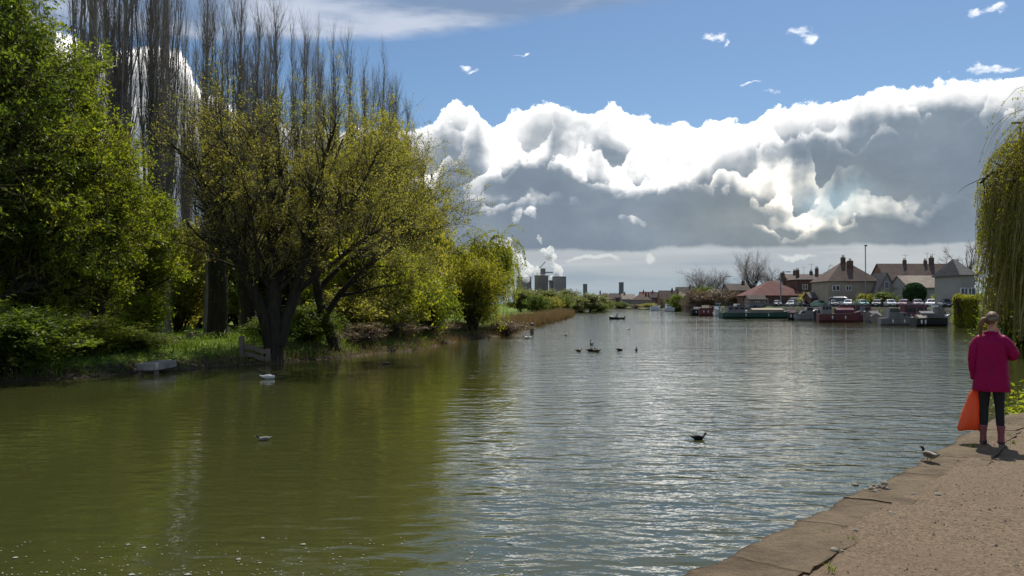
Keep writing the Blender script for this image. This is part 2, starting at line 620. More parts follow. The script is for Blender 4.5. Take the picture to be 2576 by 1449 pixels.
# ------------------------------------------------------------------ river outline and terrain
# (x, y, land height behind this stretch, width of the slope)
LEFT = [(-62, -60, .9, 3), (-40, 5, .9, 3), (-24.5, 24.5, .8, 3), (-19.3, 30.3, .7, 2.2), (-16.2, 34.5, .75, 2.2), (-13.8, 38.5, .8, 2.5), (-11.2, 42, .85, 2.5),
        (-8.5, 47, .8, 2.5), (-6.0, 52, .75, 2.5), (-5.4, 60, .75, 3), (-4.2, 66, .75, 3), (-2.6, 70.5, .75, 3), (-.2, 76, .75, 3), (.6, 88, .7, 3), (1.8, 100, .7, 4),
        (5, 125, .6, 5), (9.5, 155, .6, 6), (13.5, 190, .6, 6), (16.5, 222, .55, 5), (17.5, 240, .55, 5), (20, 258, .55, 5), (27, 320, .6, 5), (35, 385, .7, 6), (20, 412, .8, 8), (-170, 425, 1, 10)]
FAR = [(-170, 500, 1.2, 12), (-20, 470, 1.2, 10), (40, 455, 1.4, 10), (72, 425, 1.6, 10), (78, 380, 1.8, 8)]
RIGHT = [(72, 310, 2.2, 5), (56, 250, 2.4, 4), (54, 225, 2.4, 2), (53, 200, 2.4, 1.2), (52.8, 190, 2.4, 1.2), (60, 174.5, 2.4, 1.2), (61, 165, 2.4, 1.2), (62, 151, 2.4, 1.2), (67.5, 144, 2.4, 1.2), (66, 128, 2.4, 1.2), (64.5, 118, 2.4, 1.2), (62, 104, 2.2, 2), (54, 88, 1.6, 4), (42, 66, 1.2, 4),
         (35.5, 50, 1.1, 3), (32, 40, 1.1, 3), (25, 24, 1.1, 2.5), (15.5, 16.2, 1.05, 1.6), (11.2, 14.5, 1.0, 1.0)]
NEAR = [(9.0, 13.85, 1.18, .5), (7.6, 12.6, 1.2, .4), (6.56, 11.4, 1.2, .4), (4.0, 8.35, 1.2, .4), (1.05, 5.17, 1.2, .4), (-3.1, 0, 1.2, .4), (-12, -11, 1.2, .4), (-40, -60, 1.2, .6)]
OUTL = np.array(LEFT + FAR + RIGHT + NEAR, float)


def bank_dist(P):
    """Signed distance to the river outline (negative in the water), land height and slope width there."""
    A = OUTL[:, :2]
    B = np.roll(A, -1, axis=0)
    d2 = np.full(len(P), 1e18)
    hh = np.zeros(len(P))
    ww = np.ones(len(P))
    inside = np.zeros(len(P), bool)
    for i in range(len(A)):
        a, b = A[i], B[i]
        ab = b - a
        t = np.clip(((P - a) @ ab) / (ab @ ab), 0, 1)
        q = a + t[:, None] * ab
        dd = ((P - q) ** 2).sum(1)
        k = dd < d2
        d2 = np.where(k, dd, d2)
        j = (i + 1) % len(A)
        hh = np.where(k, OUTL[i, 2] * (1 - t) + OUTL[j, 2] * t, hh)
        ww = np.where(k, OUTL[i, 3] * (1 - t) + OUTL[j, 3] * t, ww)
        c = ((a[1] > P[:, 1]) != (b[1] > P[:, 1]))
        with np.errstate(divide='ignore', invalid='ignore'):
            xi = (b[0] - a[0]) * (P[:, 1] - a[1]) / (b[1] - a[1] + 1e-12) + a[0]
        inside ^= c & (P[:, 0] < xi)
    d = np.sqrt(d2)
    return np.where(inside, -d, d), hh, ww


def vnoise(P, s, seed=0):
    """Cheap smooth value noise in 2-D."""
    x = P[:, 0] * s + seed * 17.3
    y = P[:, 1] * s + seed * 9.1
    xi, yi = np.floor(x).astype(int), np.floor(y).astype(int)
    fx, fy = x - xi, y - yi
    fx, fy = fx * fx * (3 - 2 * fx), fy * fy * (3 - 2 * fy)

    def h(a, b):
        v = np.sin(a * 127.1 + b * 311.7 + seed * 74.7) * 43758.5453
        return v - np.floor(v)
    return (h(xi, yi) * (1 - fx) + h(xi + 1, yi) * fx) * (1 - fy) + (h(xi, yi + 1) * (1 - fx) + h(xi + 1, yi + 1) * fx) * fy


def ground_z(P):
    P = np.asarray(P, float).reshape(-1, 2)
    near = (P[:, 1] < 16) & (P[:, 0] > -60) & (P[:, 0] < 26)
    wob = (vnoise(P, .45, 1) - .5) * 1.1 + (vnoise(P, 1.3, 2) - .5) * .5
    sd, h, w = bank_dist(P)
    sd = sd + np.where(h > 1.1, 0, 1) * np.where(P[:, 1] > 120, 1.6, 1.0) * wob * np.where(near, .0, 1)
    t = np.clip(sd / w, 0, 1)
    t = t * t * (3 - 2 * t)
    land = 0.10 * np.clip(sd / .15, 0, 1) + (h - .10) * t + (vnoise(P, .12, 3) - .5) * .25 * np.clip(sd / 12, 0, 1)
    land = land + np.clip((sd - 20) / 300, 0, 3) * .9
    water = np.maximum(-1.6, sd * 0.6)
    z = np.where(sd > 0, land, water)
    return z


def gz(x, y):
    return float(ground_z([(x, y)])[0])


def axis(lo, hi, step, far_lo, far_hi, n):
    mid = np.arange(lo, hi + step * .5, step)
    g = np.geomspace(step, far_hi - hi, n)
    g2 = np.geomspace(step, lo - far_lo, n)
    return np.concatenate([(lo - g2)[::-1], mid, hi + g])


gx = axis(-44, 74, 0.55, -4000, 4000, 46)
gy = axis(8, 130, 0.6, -400, 6500, 60)
GX, GY = np.meshgrid(gx, gy)
GP = np.stack([GX.ravel(), GY.ravel()], 1)
gzv = ground_z(GP)
# keep the sheet under the paved towpath that is laid as its own slab
ii = np.arange(len(gx) * len(gy)).reshape(len(gy), len(gx))
gf = np.stack([ii[:-1, :-1], ii[:-1, 1:], ii[1:, 1:], ii[1:, :-1]], -1).reshape(-1, 4)
mg, nt = new_mat('grassy_ground')
geo = nt.node('ShaderNodeNewGeometry')
px, py, pz = nt.sep(geo.outputs['Position'])
n1 = nt.noise(geo.outputs['Position'], .35, 5, .6)
n2 = nt.noise(geo.outputs['Position'], 3.0, 5, .65)
n3 = nt.noise(geo.outputs['Position'], 14.0, 4, .65)
grass = nt.mix(nt.step(n2 * .6 + n3 * .4, .3, .7), (.060, .105, .016), (.165, .235, .036))
grass = nt.mix(nt.step(n1, .45, .7) * .5, grass, (.14, .15, .045))
mud = nt.mix(nt.step(n2, .3, .7), (.045, .034, .022), (.12, .09, .06))
col = nt.mix(nt.step(pz + (n2 - .5) * .5, .50, .30), grass, mud)
town = nt.step(px + (n1 - .5) * 4, 40, 45) * nt.step(py, 60, 75)
col = nt.mix(town * nt.step(n1, .62, .45), col, nt.mix(n3, (.032, .029, .025), (.085, .078, .068)))
finish(nt, pbr(nt, col, .95, bump=n2 * .7 + n3 * .3, bdist=.10, spec=.1))
ground = link('ground', np_mesh('ground', np.column_stack([GP, gzv]), gf, mg, True))
tag(ground, 'grassy river banks and flat land reaching to the horizon', None, kind='structure')

# ------------------------------------------------------------------ river water
mw, nt = new_mat('river_water')
geo = nt.node('ShaderNodeNewGeometry')
px, py, pz = nt.sep(geo.outputs['Position'])
wob = nt.noise(geo.outputs['Position'], .09, 3, .5)
v1 = nt.vec(px * .45 + py * .10, py * 1.15 - px * .10, 0.0)
wa_ = nt.noise(v1, .80, 1.5, .5, .35)
v2 = nt.vec(px * .52 - py * .14, py * 1.15 + px * .12, 3.0)
wb_ = nt.noise(v2, 2.5, 1.5, .45, .4)
v3 = nt.vec(px * .7, py * 1.1, 8.0)
wc_ = nt.noise(v3, 6.5, 2.5, .55, .2)
gust = nt.noise(nt.vec(px * .5, py * 1.0, 5.0), .07, 3, .5)
shelter = nt.step(px + py * .055 + (wob - .5) * 5.0, -2.5, 3.5, .34, 1.0)
breeze = nt.step(gust, .35, .65, .62, 1.15)
hgt = (wa_ * .50 + wb_ * .52 + wc_ * .10) * shelter * breeze
bmp = nt.node('ShaderNodeBump')
bmp.inputs['Strength'].default_value = 1.0
bmp.inputs['Distance'].default_value = 0.092
nt.put(bmp.inputs['Height'], hgt)
murk = nt.mix(nt.noise(geo.outputs['Position'], .15, 3, .5), (.038, .043, .012), (.056, .058, .017))
n = nt.node('ShaderNodeBsdfPrincipled')
nt.put(n.inputs['Base Color'], murk)
n.inputs['Roughness'].default_value = .045
n.inputs['IOR'].default_value = 1.58
n.inputs['Specular IOR Level'].default_value = .5
nt.link(bmp.outputs[0], n.inputs['Normal'])
finish(nt, n.outputs[0])
wx = axis(-60, 90, 6, -1500, 1500, 14)
wy = axis(0, 140, 6, -400, 1500, 14)
WX, WY = np.meshgrid(wx, wy)
ii = np.arange(WX.size).reshape(WX.shape)
wf = np.stack([ii[:-1, :-1], ii[:-1, 1:], ii[1:, 1:], ii[1:, :-1]], -1).reshape(-1, 4)
water = link('water', np_mesh('water', np.column_stack([WX.ravel(), WY.ravel(), np.zeros(WX.size)]), wf, mw, True))
tag(water, 'murky green river with small wind ripples', None, kind='structure')

# ------------------------------------------------------------------ towpath, stone edging and quay wall
PATH_Z = 1.25
EDGE = np.array([(-12, -11), (-3.1, 0), (1.05, 5.17), (4.0, 8.35), (6.56, 11.4), (7.35, 12.32), (8.2, 13.05), (9.2, 13.6), (10.5, 13.95)], float)


def resample(P, step):
    seg = np.linalg.norm(np.diff(P, axis=0), axis=1)
    s = np.concatenate([[0], np.cumsum(seg)])
    n = max(2, int(round(s[-1] / step)) + 1)
    t = np.linspace(0, s[-1], n)
    return np.stack([np.interp(t, s, P[:, k]) for k in range(P.shape[1])], 1)


EF = resample(EDGE, .06)
tg = np.gradient(EF, axis=0)
tg /= np.linalg.norm(tg, axis=1, keepdims=True)
INW = np.stack([tg[:, 1], -tg[:, 0]], 1)          # towards the land (right of travel)
sarc = np.concatenate([[0], np.cumsum(np.linalg.norm(np.diff(EF, axis=0), axis=1))])

# gravel surface: strip from 0.75 m inside the edge to 9 m inland
rng = np.random.default_rng(5)
offs = np.concatenate([np.arange(.38, 4.0, .07), np.arange(4.0, 9.6, .4)])
base = EF[::2]
binw = INW[::2]
gpt = base[:, None] + binw[:, None] * offs[None, :, None]
jp = gpt.reshape(-1, 2)
zz = PATH_Z + (vnoise(jp, .8, 5) - .5) * .05 + (vnoise(jp, 4, 6) - .5) * .018 + (vnoise(jp, 11, 7) - .5) * .010
zz = zz - .004
ii = np.arange(len(jp)).reshape(len(base), len(offs))
pf = np.stack([ii[:-1, :-1], ii[1:, :-1], ii[1:, 1:], ii[:-1, 1:]], -1).reshape(-1, 4)
mp_, nt = new_mat('gravel_path')
geo = nt.node('ShaderNodeNewGeometry')
P = geo.outputs['Position']
a1 = nt.noise(P, 1.1, 5, .6)
a2 = nt.noise(P, 38.0, 4, .7)
a3 = nt.voronoi(P, 52.0, 1.5, .6, 'F1', out='Color')
a4 = nt.voronoi(P, 52.0, 1.5, .6, 'F1')
a5 = nt.voronoi(P, 105.0, 1, .5, 'F1')
r, g_, b_ = nt.sep(a3)
col = nt.mix(nt.step(r * .6 + a2 * .4, .2, .8), (.078, .055, .034), (.218, .158, .098))
col = nt.mix(nt.step(a1, .4, .68) * .55, col, (.15, .105, .068))
col = nt.mix(nt.step(g_, .955, .97), col, (.52, .46, .39))
finish(nt, pbr(nt, col, .92, bump=a2 * .5 - a4 * .5 - a5 * .2, bdist=.022, spec=.2))
path = link('path', np_mesh('path', np.column_stack([jp, zz]), pf, mp_, True))
tag(path, 'sandy gravel towpath curving along the river', None, kind='structure')

# worn edging stones, one by one
ms, nt = new_mat('worn_edging_stone')
tc = nt.node('ShaderNodeNewGeometry')
P = tc.outputs['Position']
rnd = nt.node('ShaderNodeObjectInfo')
b1 = nt.noise(P, 2.2, 6, .65)
b2 = nt.noise(P, 11.0, 6, .7)
b3 = nt.noise(P, 60.0, 3, .6)
col = nt.mix(nt.step(b1, .3, .7), (.105, .074, .042), (.190, .138, .082))
col = nt.mix(nt.step(b2, .52, .75) * .6, col, (.09, .066, .04))
col = nt.mix(nt.step(b1 * .5 + b2 * .5, .54, .64) * .55, col, (.085, .088, .03))
finish(nt, pbr(nt, col, .88, bump=b1 * .6 + b2 * .7 + b3 * .3, bdist=.07, spec=.25))
stone_edge = empty('stone_edging', (0, 0, PATH_Z), 'row of worn sandy edging stones between gravel path and river', None, kind='structure')
s = .3
k = 0
while s < sarc[-1] - .4:
    ln = rng.uniform(.95, 1.7)
    e0, e1 = s, min(s + ln - .006, sarc[-1])
    s += ln
    m = 18
    t = np.linspace(e0, e1, m)
    c = np.stack([np.interp(t, sarc, EF[:, q]) for q in (0, 1)], 1)
    iw = np.stack([np.interp(t, sarc, INW[:, q]) for q in (0, 1)], 1)
    wdt = .54 + rng.uniform(-.06, .12)
    nx = 14
    fr = np.linspace(0, 1, nx)
    dz = rng.uniform(-.004, .004)
    tilt = .014
    gq = c[:, None] + iw[:, None] * (fr[None, :, None] * wdt - .02)
    q = gq.reshape(-1, 2)
    q = q + np.stack([vnoise(q, 2.5, 11) - .5, vnoise(q, 2.5, 12) - .5], 1) * .10 + np.stack([vnoise(q, 9, 13) - .5, vnoise(q, 9, 14) - .5], 1) * .03
    ff = np.tile(fr, m)
    z = dz + .004 + ((vnoise(q, 1.6, 15) - .5) * .045 + (vnoise(q, 7, 16) - .5) * .02 + (vnoise(q, 16, 17) - .5) * .012) * (1 - ff * .75) - .03 * (1 - ff) ** 2
    rim = (np.tile(fr, m) < .01) | (np.repeat(np.arange(m), nx) % (m - 1) == 0)
    z = z - rim * .003
    zb = np.full(len(q), -.28)
    V_ = np.concatenate([np.column_stack([q, z]), np.column_stack([q, zb])])
    ii = np.arange(m * nx).reshape(m, nx)
    f1 = np.stack([ii[:-1, :-1], ii[1:, :-1], ii[1:, 1:], ii[:-1, 1:]], -1).reshape(-1, 4)
    per = np.concatenate([ii[0, :], ii[1:, -1], ii[-1, -2::-1], ii[-2:0:-1, 0]])
    pr = np.roll(per, -1)
    f2 = np.stack([per, pr, pr + m * nx, per + m * nx], 1)
    link('stone', np_mesh('edging_stone', V_, [f1, f2[:, ::-1]], ms, True), stone_edge)

# quay wall under the stones
vw = []
EFc = EF[::6]
for j, (e, iw_) in enumerate(zip(EFc, INW[::6])):
    for zc, o in ((-.9, -.10), (.2, .0), (PATH_Z - .27, .03)):
        w_ = (math.sin(j * 1.7 + zc * 5) * .03)
        vw.append((*(e + iw_ * (o + w_)), zc))
ii = np.arange(len(vw)).reshape(-1, 3)
qf = np.stack([ii[:-1, :-1], ii[1:, :-1], ii[1:, 1:], ii[:-1, 1:]], -1).reshape(-1, 4)
quay = link('quay_wall', np_mesh('quay_wall', np.array(vw), qf, plain('damp_stone_wall', (.11, .095, .07), .8, .4, 2.5, bdist=.05), True))
tag(quay, 'low stone quay wall under the path edge', None, kind='structure')

# loose chippings on the gravel
n = 17000
tt = rng.uniform(sarc[0], sarc[-1], n)
c = np.stack([np.interp(tt, sarc, EF[:, q]) for q in (0, 1)], 1)
iw = np.stack([np.interp(tt, sarc, INW[:, q]) for q in (0, 1)], 1)
off = .30 + rng.random(n) ** .95 * 5.4
keep = rng.random(n) < np.where(off < .80, .5, 1)
cp = (c + iw * off[:, None])[keep]
n = len(cp)
cz = PATH_Z - .002 + (vnoise(cp, .8, 5) - .5) * .05 + (vnoise(cp, 4, 6) - .5) * .018
sz = rng.uniform(.004, .011, n) * np.where(rng.random(n) < .04, 1.9, 1)
oct_ = np.array([(1, 0, 0), (0, 1, 0), (-1, 0, 0), (0, -1, 0), (0, 0, .7), (0, 0, -.7)], float)
jit = rng.uniform(.6, 1.25, (n, 6, 1))
rot = rng.uniform(0, 6.28, n)
ov = oct_[None] * jit * sz[:, None, None]
ov = np.stack([ov[..., 0] * np.cos(rot)[:, None] - ov[..., 1] * np.sin(rot)[:, None], ov[..., 0] * np.sin(rot)[:, None] + ov[..., 1] * np.cos(rot)[:, None], ov[..., 2]], -1)
ov += np.column_stack([cp, cz + sz * .25])[:, None]
of = np.array([(0, 1, 4), (1, 2, 4), (2, 3, 4), (3, 0, 4), (1, 0, 5), (2, 1, 5), (3, 2, 5), (0, 3, 5)])
mc, nt = new_mat('stone_chippings')
geo = nt.node('ShaderNodeNewGeometry')
col = nt.ramp(geo.outputs['Random Per Island'], [(0, (.12, .085, .06)), (.5, (.21, .155, .105)), (.9, (.30, .24, .17)), (1, (.50, .45, .38))])
finish(nt, pbr(nt, col, .85))
chips = link('gravel', np_mesh('gravel', ov.reshape(-1, 3), (of[None] + np.arange(n)[:, None, None] * 6).reshape(-1, 3), mc))
tag(chips, 'loose stone chippings scattered over the towpath', None, kind='stuff')

# ------------------------------------------------------------------ trees
def unit(v):
    return v / (np.linalg.norm(v, axis=-1, keepdims=True) + 1e-9)


def spawn(rng, pts, rad, m, t0=.2, t1=1.0, ang=(25, 55), ln=(1, 2), P=4, up=0.0, wig=.18, grav=0.0, rfac=.5, rmin=.004, weight=None, taper=.25, fall=0.0, tip_r=None):
    """m branches growing from random places along the parent lines."""
    N, Q, _ = pts.shape
    if weight is None:
        weight = np.linalg.norm(pts[:, -1] - pts[:, 0], axis=1)
    i = rng.choice(N, m, p=weight / weight.sum())
    t = rng.uniform(t0, t1, m)
    x = t * (Q - 1)
    k = np.minimum(x.astype(int), Q - 2)
    f = (x - k)[:, None]
    a, b = pts[i, k], pts[i, k + 1]
    pos = a * (1 - f) + b * f
    tg_ = unit(b - a)
    pr = rad[i, k] * (1 - f[:, 0]) + rad[i, k + 1] * f[:, 0]
    perp = unit(np.cross(tg_, rng.normal(size=(m, 3))))
    an = np.radians(rng.uniform(ang[0], ang[1], m))[:, None]
    d = tg_ * np.cos(an) + perp * np.sin(an)
    d[:, 2] += up
    d = unit(d)
    L = rng.uniform(ln[0], ln[1], m) * (1 - fall * t)
    out = np.empty((m, P, 3))
    out[:, 0] = pos
    for q in range(1, P):
        d = d + rng.normal(size=(m, 3)) * wig
        d[:, 2] += grav
        d = unit(d)
        pos = pos + d * (L / (P - 1))[:, None]
        out[:, q] = pos
    r0 = np.maximum(pr * rfac, rmin)
    r = r0[:, None] * np.linspace(1, taper, P)[None]
    return out, r


def tubes(pts, rad, n):
    """Skin of round (n>2) or flat (n==2) branches."""
    N, P, _ = pts.shape
    t = np.gradient(pts, axis=1)
    t = unit(t)
    rs = np.random.default_rng(N)
    ref = unit(rs.normal(size=(N, 1, 3)))
    if n > 2:
        main = unit(pts[:, -1:] - pts[:, :1])
        ref = unit(np.cross(main, ref))
    u = unit(np.cross(t, ref))
    w = np.cross(t, u)
    if n == 2:
        v = np.stack([pts - u * rad[..., None], pts + u * rad[..., None]], 2)
        base = np.arange(N * P).reshape(N, P) * 2
        f = np.stack([base[:, :-1], base[:, :-1] + 1, base[:, 1:] + 1, base[:, 1:]], -1).reshape(-1, 4)
        return v.reshape(-1, 3), f
    a = np.arange(n) * 2 * math.pi / n
    v = pts[:, :, None] + rad[:, :, None, None] * (np.cos(a)[None, None, :, None] * u[:, :, None] + np.sin(a)[None, None, :, None] * w[:, :, None])
    base = (np.arange(N * P) * n).reshape(N, P)[:, :-1, None]
    j = np.arange(n)[None, None]
    jn = (j + 1) % n
    f = np.stack([base + j, base + jn, base + n + jn, base + n + j], -1).reshape(-1, 4)
    return v.reshape(-1, 3), f


def join(parts):
    vs, fs, n = [], [], 0
    for v, f in parts:
        vs.append(v)
        fs.append(np.asarray(f) + n)
        n += len(v)
    return np.concatenate(vs), np.concatenate(fs)


def leaves(rng, pts, n, size, spread=.08, slim=.45, droop=0.0, t0=.25):
    """Small diamond leaves on the twig lines."""
    N, P, _ = pts.shape
    c3 = pts[:, -1]
    clump = vnoise(c3[:, :2] + c3[:, 2:] * np.array([[.7, -.6]]), 1.1, 51) * vnoise(c3[:, 1:] + c3[:, :1] * .5, 1.7, 52)
    wt = rng.gamma(.9, 1.0, N) * (.05 + clump ** 1.2)
    i = rng.choice(N, n, p=wt / wt.sum())
    x = rng.uniform(t0, 1, n) * (P - 1)
    k = np.minimum(x.astype(int), P - 2)
    f = (x - k)[:, None]
    c = pts[i, k] * (1 - f) + pts[i, k + 1] * f + rng.normal(size=(n, 3)) * spread
    a = rng.normal(size=(n, 3))
    a[:, 2] -= droop
    a = unit(a)
    b = unit(np.cross(a, rng.normal(size=(n, 3))))
    s = (size[0] * .75 + (size[1] * 1.15 - size[0] * .75) * rng.random(n) ** 1.6)[:, None]
    v = np.stack([c - a * s, c + b * s * slim, c + a * s, c - b * s * slim], 1).reshape(-1, 3)
    return v, np.arange(n * 4).reshape(n, 4)


def smooth_line(P, n):
    """Resample a hand-laid line and round its corners."""
    P = np.asarray(P, float)
    q = resample(P, np.linalg.norm(np.diff(P, axis=0), axis=1).sum() / (n * 3))
    for _ in range(6):
        q[1:-1] = (q[:-2] + q[1:-1] * 2 + q[2:]) / 4
    t = np.linspace(0, len(q) - 1, n)
    return np.stack([np.interp(t, np.arange(len(q)), q[:, k]) for k in range(3)], 1)


def place_mesh(name, vf, mat, parent, smooth=False):
    return link(name, np_mesh(name, vf[0], vf[1], mat, smooth), parent)


bark_dark = bark_mat('dark_bark', (.036, .029, .022))
bark_poplar = bark_mat('poplar_bark', (.23, .205, .19))
bark_twig = plain('twig_bark', (.32, .265, .225), .85, .3, 2.0, bdist=0, spec=.15)
bark_olive = plain('olive_twig', (.25, .21, .085), .8, .3, 1.0, bdist=0, spec=.2)
bark_pale = plain('pale_twig', (.17, .15, .14), .85, .3, 1.0, bdist=0, spec=.15)
leaf_bright = leaf_mat('fresh_leaf', (.080, .120, .010), (.205, .230, .022), .58, tcol=2.1)
leaf_deep = leaf_mat('deep_leaf', (.050, .090, .012), (.145, .185, .022), .5, tcol=1.8)
leaf_bud = leaf_mat('olive_bud', (.125, .130, .024), (.245, .235, .050), .58, tcol=2.2)
leaf_willow = leaf_mat('willow_leaf', (.125, .165, .012), (.270, .275, .026), .55, tcol=1.9)
leaf_gold = leaf_mat('gold_willow_leaf', (.135, .150, .014), (.265, .255, .028), .52, tcol=1.9)
leaf_far = leaf_mat('far_leaf', (.100, .125, .038), (.190, .205, .062), .45)
dry_reed = leaf_mat('dry_reed', (.12, .08, .045), (.24, .165, .09), .25)


# ---- the multi-stemmed budding tree at the water's edge
def budding_tree():
    rng = np.random.default_rng(21)
    D = 41.0
    root = at(690, 908, D)
    z0 = gz(root[0], root[1])
    o = np.array((root[0], root[1], min(z0, .45) - .25))
    t = empty('budding_tree', o, 'large multi-stemmed budding tree with dark trunk standing at the waterline', 'tree')

    def L(pts, dd, r0, r1, n=12):
        p = smooth_line([at(x, y, D + d) - o for (x, y), d in zip(pts, dd)], n)
        return p, np.linspace(r0, r1, n)
    limbs = [
        L([(688, 925), (686, 860), (690, 790), (684, 700), (690, 600), (684, 520), (668, 430), (645, 370), (632, 320)], (0, 0, 0, .3, .5, .8, 1, 1.4, 1.6), .52, .05),
        L([(680, 870), (668, 800), (640, 735), (606, 672), (578, 600), (552, 530), (522, 455), (480, 405), (432, 362)], (0, -.2, -.5, -.8, -1, -1.2, -1.5, -1.8, -2), .34, .05),
        L([(700, 870), (720, 800), (742, 740), (762, 660), (775, 580), (795, 490), (815, 400), (832, 350), (845, 310)], (0, .2, .4, .2, 0, -.3, -.6, -.8, -1), .36, .05),
        L([(692, 800), (700, 720), (715, 640), (728, 540), (742, 440), (745, 370), (750, 320)], (0, .8, 1.6, 2.4, 3, 3.4, 3.8), .24, .04),
        L([(600, 665), (575, 640), (545, 620), (505, 600), (470, 560)], (-.8, -1.4, -2, -2.5, -3), .13, .03),
        L([(560, 545), (575, 470), (590, 410), (588, 365)], (-1.2, -.8, -.3, 0), .14, .03),
        L([(686, 610), (650, 545), (620, 490), (596, 420), (572, 370), (555, 330)], (.5, 0, -.5, -1, -1.4, -1.7), .17, .03),
        L([(765, 650), (800, 600), (845, 550), (890, 500), (925, 440), (950, 380)], (.2, -.4, -1, -1.6, -2, -2.4), .18, .03),
        L([(745, 735), (800, 690), (850, 655), (900, 610), (960, 575), (1010, 545)], (.4, -.4, -1.2, -2, -2.6, -3), .17, .03),
        L([(775, 585), (830, 540), (880, 515), (935, 500), (985, 485)], (0, .6, 1.2, 1.6, 2), .12, .03),
        L([(690, 560), (720, 480), (700, 400), (704, 350), (692, 310)], (.6, .2, -.2, -.6, -1), .14, .03),
        L([(640, 735), (650, 660), (640, 590), (630, 520), (610, 460)], (-.5, -1.2, -1.8, -2.2, -2.6), .13, .03),
    ]
    lp = np.stack([a for a, b in limbs])
    lr = np.stack([b for a, b in limbs])
    place_mesh('trunk', tubes(lp[:4], lr[:4], 10), bark_dark, t, True)
    b1p, b1r = spawn(rng, lp, lr, 190, .26, 1, (24, 60), (1.2, 2.9), 6, .08, .12, .02, .5, .022)
    b2p, b2r = spawn(rng, b1p, b1r, 1500, .2, 1, (20, 55), (.8, 1.8), 5, .10, .16, .01, .5, .011)
    limb_v = [tubes(lp[4:], lr[4:], 7), tubes(b1p, b1r, 5)]
    place_mesh('limbs', join(limb_v), bark_dark, t, True)
    allp = b2p
    tw, twr = spawn(rng, allp, b2r, 9500, .1, 1, (18, 60), (.45, 1.15), 4, .12, .16, .0, .55, .0055)
    place_mesh('branches', tubes(b2p, b2r, 3), bark_dark, t)
    place_mesh('twigs', tubes(tw, twr, 2), bark_olive, t)
    place_mesh('foliage', leaves(rng, tw, 44000, (.028, .060), .07), leaf_bud, t)
    return t


budding_tree()


# ---- leaning tree beside it, boughs reaching over the water to the right
def leaning_tree():
    rng = np.random.default_rng(33)
    D = 46.0
    g = at(842, 878, D)
    o = np.array((g[0], g[1], gz(g[0], g[1]) - .2))
    t = empty('leaning_tree', o, 'leaning riverside tree with long boughs spreading right over the bushes', 'tree')

    def L(pts, dd, r0, r1, n=12):
        return smooth_line([at(x, y, D + d) - o for (x, y), d in zip(pts, dd)], n), np.linspace(r0, r1, n)
    limbs = [
        L([(850, 895), (838, 850), (812, 790), (796, 720), (788, 650), (800, 570), (815, 480), (840, 410), (862, 350)], (0, 0, 0, .2, .4, .6, .8, 1, 1), .36, .05),
        L([(815, 800), (850, 745), (890, 700), (935, 660), (985, 625), (1040, 595), (1095, 575)], (0, -.4, -.8, -1.2, -1.6, -2, -2.3), .20, .03),
        L([(800, 730), (845, 680), (900, 640), (950, 615), (1010, 560), (1050, 520), (1080, 470)], (.2, .6, 1, 1.4, 1.8, 2, 2.2), .18, .03),
        L([(792, 640), (840, 580), (890, 520), (930, 450), (968, 410), (990, 370)], (.4, 0, -.4, -.8, -1, -1.2), .17, .03),
        L([(805, 560), (860, 500), (900, 440), (926, 390), (936, 350)], (.6, 1, 1.4, 1.8, 2), .13, .03),
        L([(850, 745), (905, 735), (960, 720), (1010, 715)], (-.4, -1, -1.6, -2.1), .11, .03),
    ]
    lp = np.stack([a for a, b in limbs])
    lr = np.stack([b for a, b in limbs])
    place_mesh('trunk', tubes(lp[:1], lr[:1], 10), bark_dark, t, True)
    b1p, b1r = spawn(rng, lp, lr, 90, .25, 1, (20, 55), (1.4, 3.4), 6, .16, .12, .02, .5, .02)
    b2p, b2r = spawn(rng, b1p, b1r, 800, .15, 1, (20, 55), (.8, 1.9), 5, .08, .16, .01, .5, .010)
    tw, twr = spawn(rng, b2p, b2r, 7500, .1, 1, (18, 60), (.45, 1.2), 4, .10, .16, .0, .55, .0055)
    place_mesh('limbs', join([tubes(lp[1:], lr[1:], 7), tubes(b1p, b1r, 5)]), bark_dark, t, True)
    place_mesh('branches', tubes(b2p, b2r, 3), bark_dark, t)
    place_mesh('twigs', tubes(tw, twr, 2), bark_olive, t)
    place_mesh('foliage', leaves(rng, tw, 50000, (.030, .065), .08), leaf_bud, t)


leaning_tree()


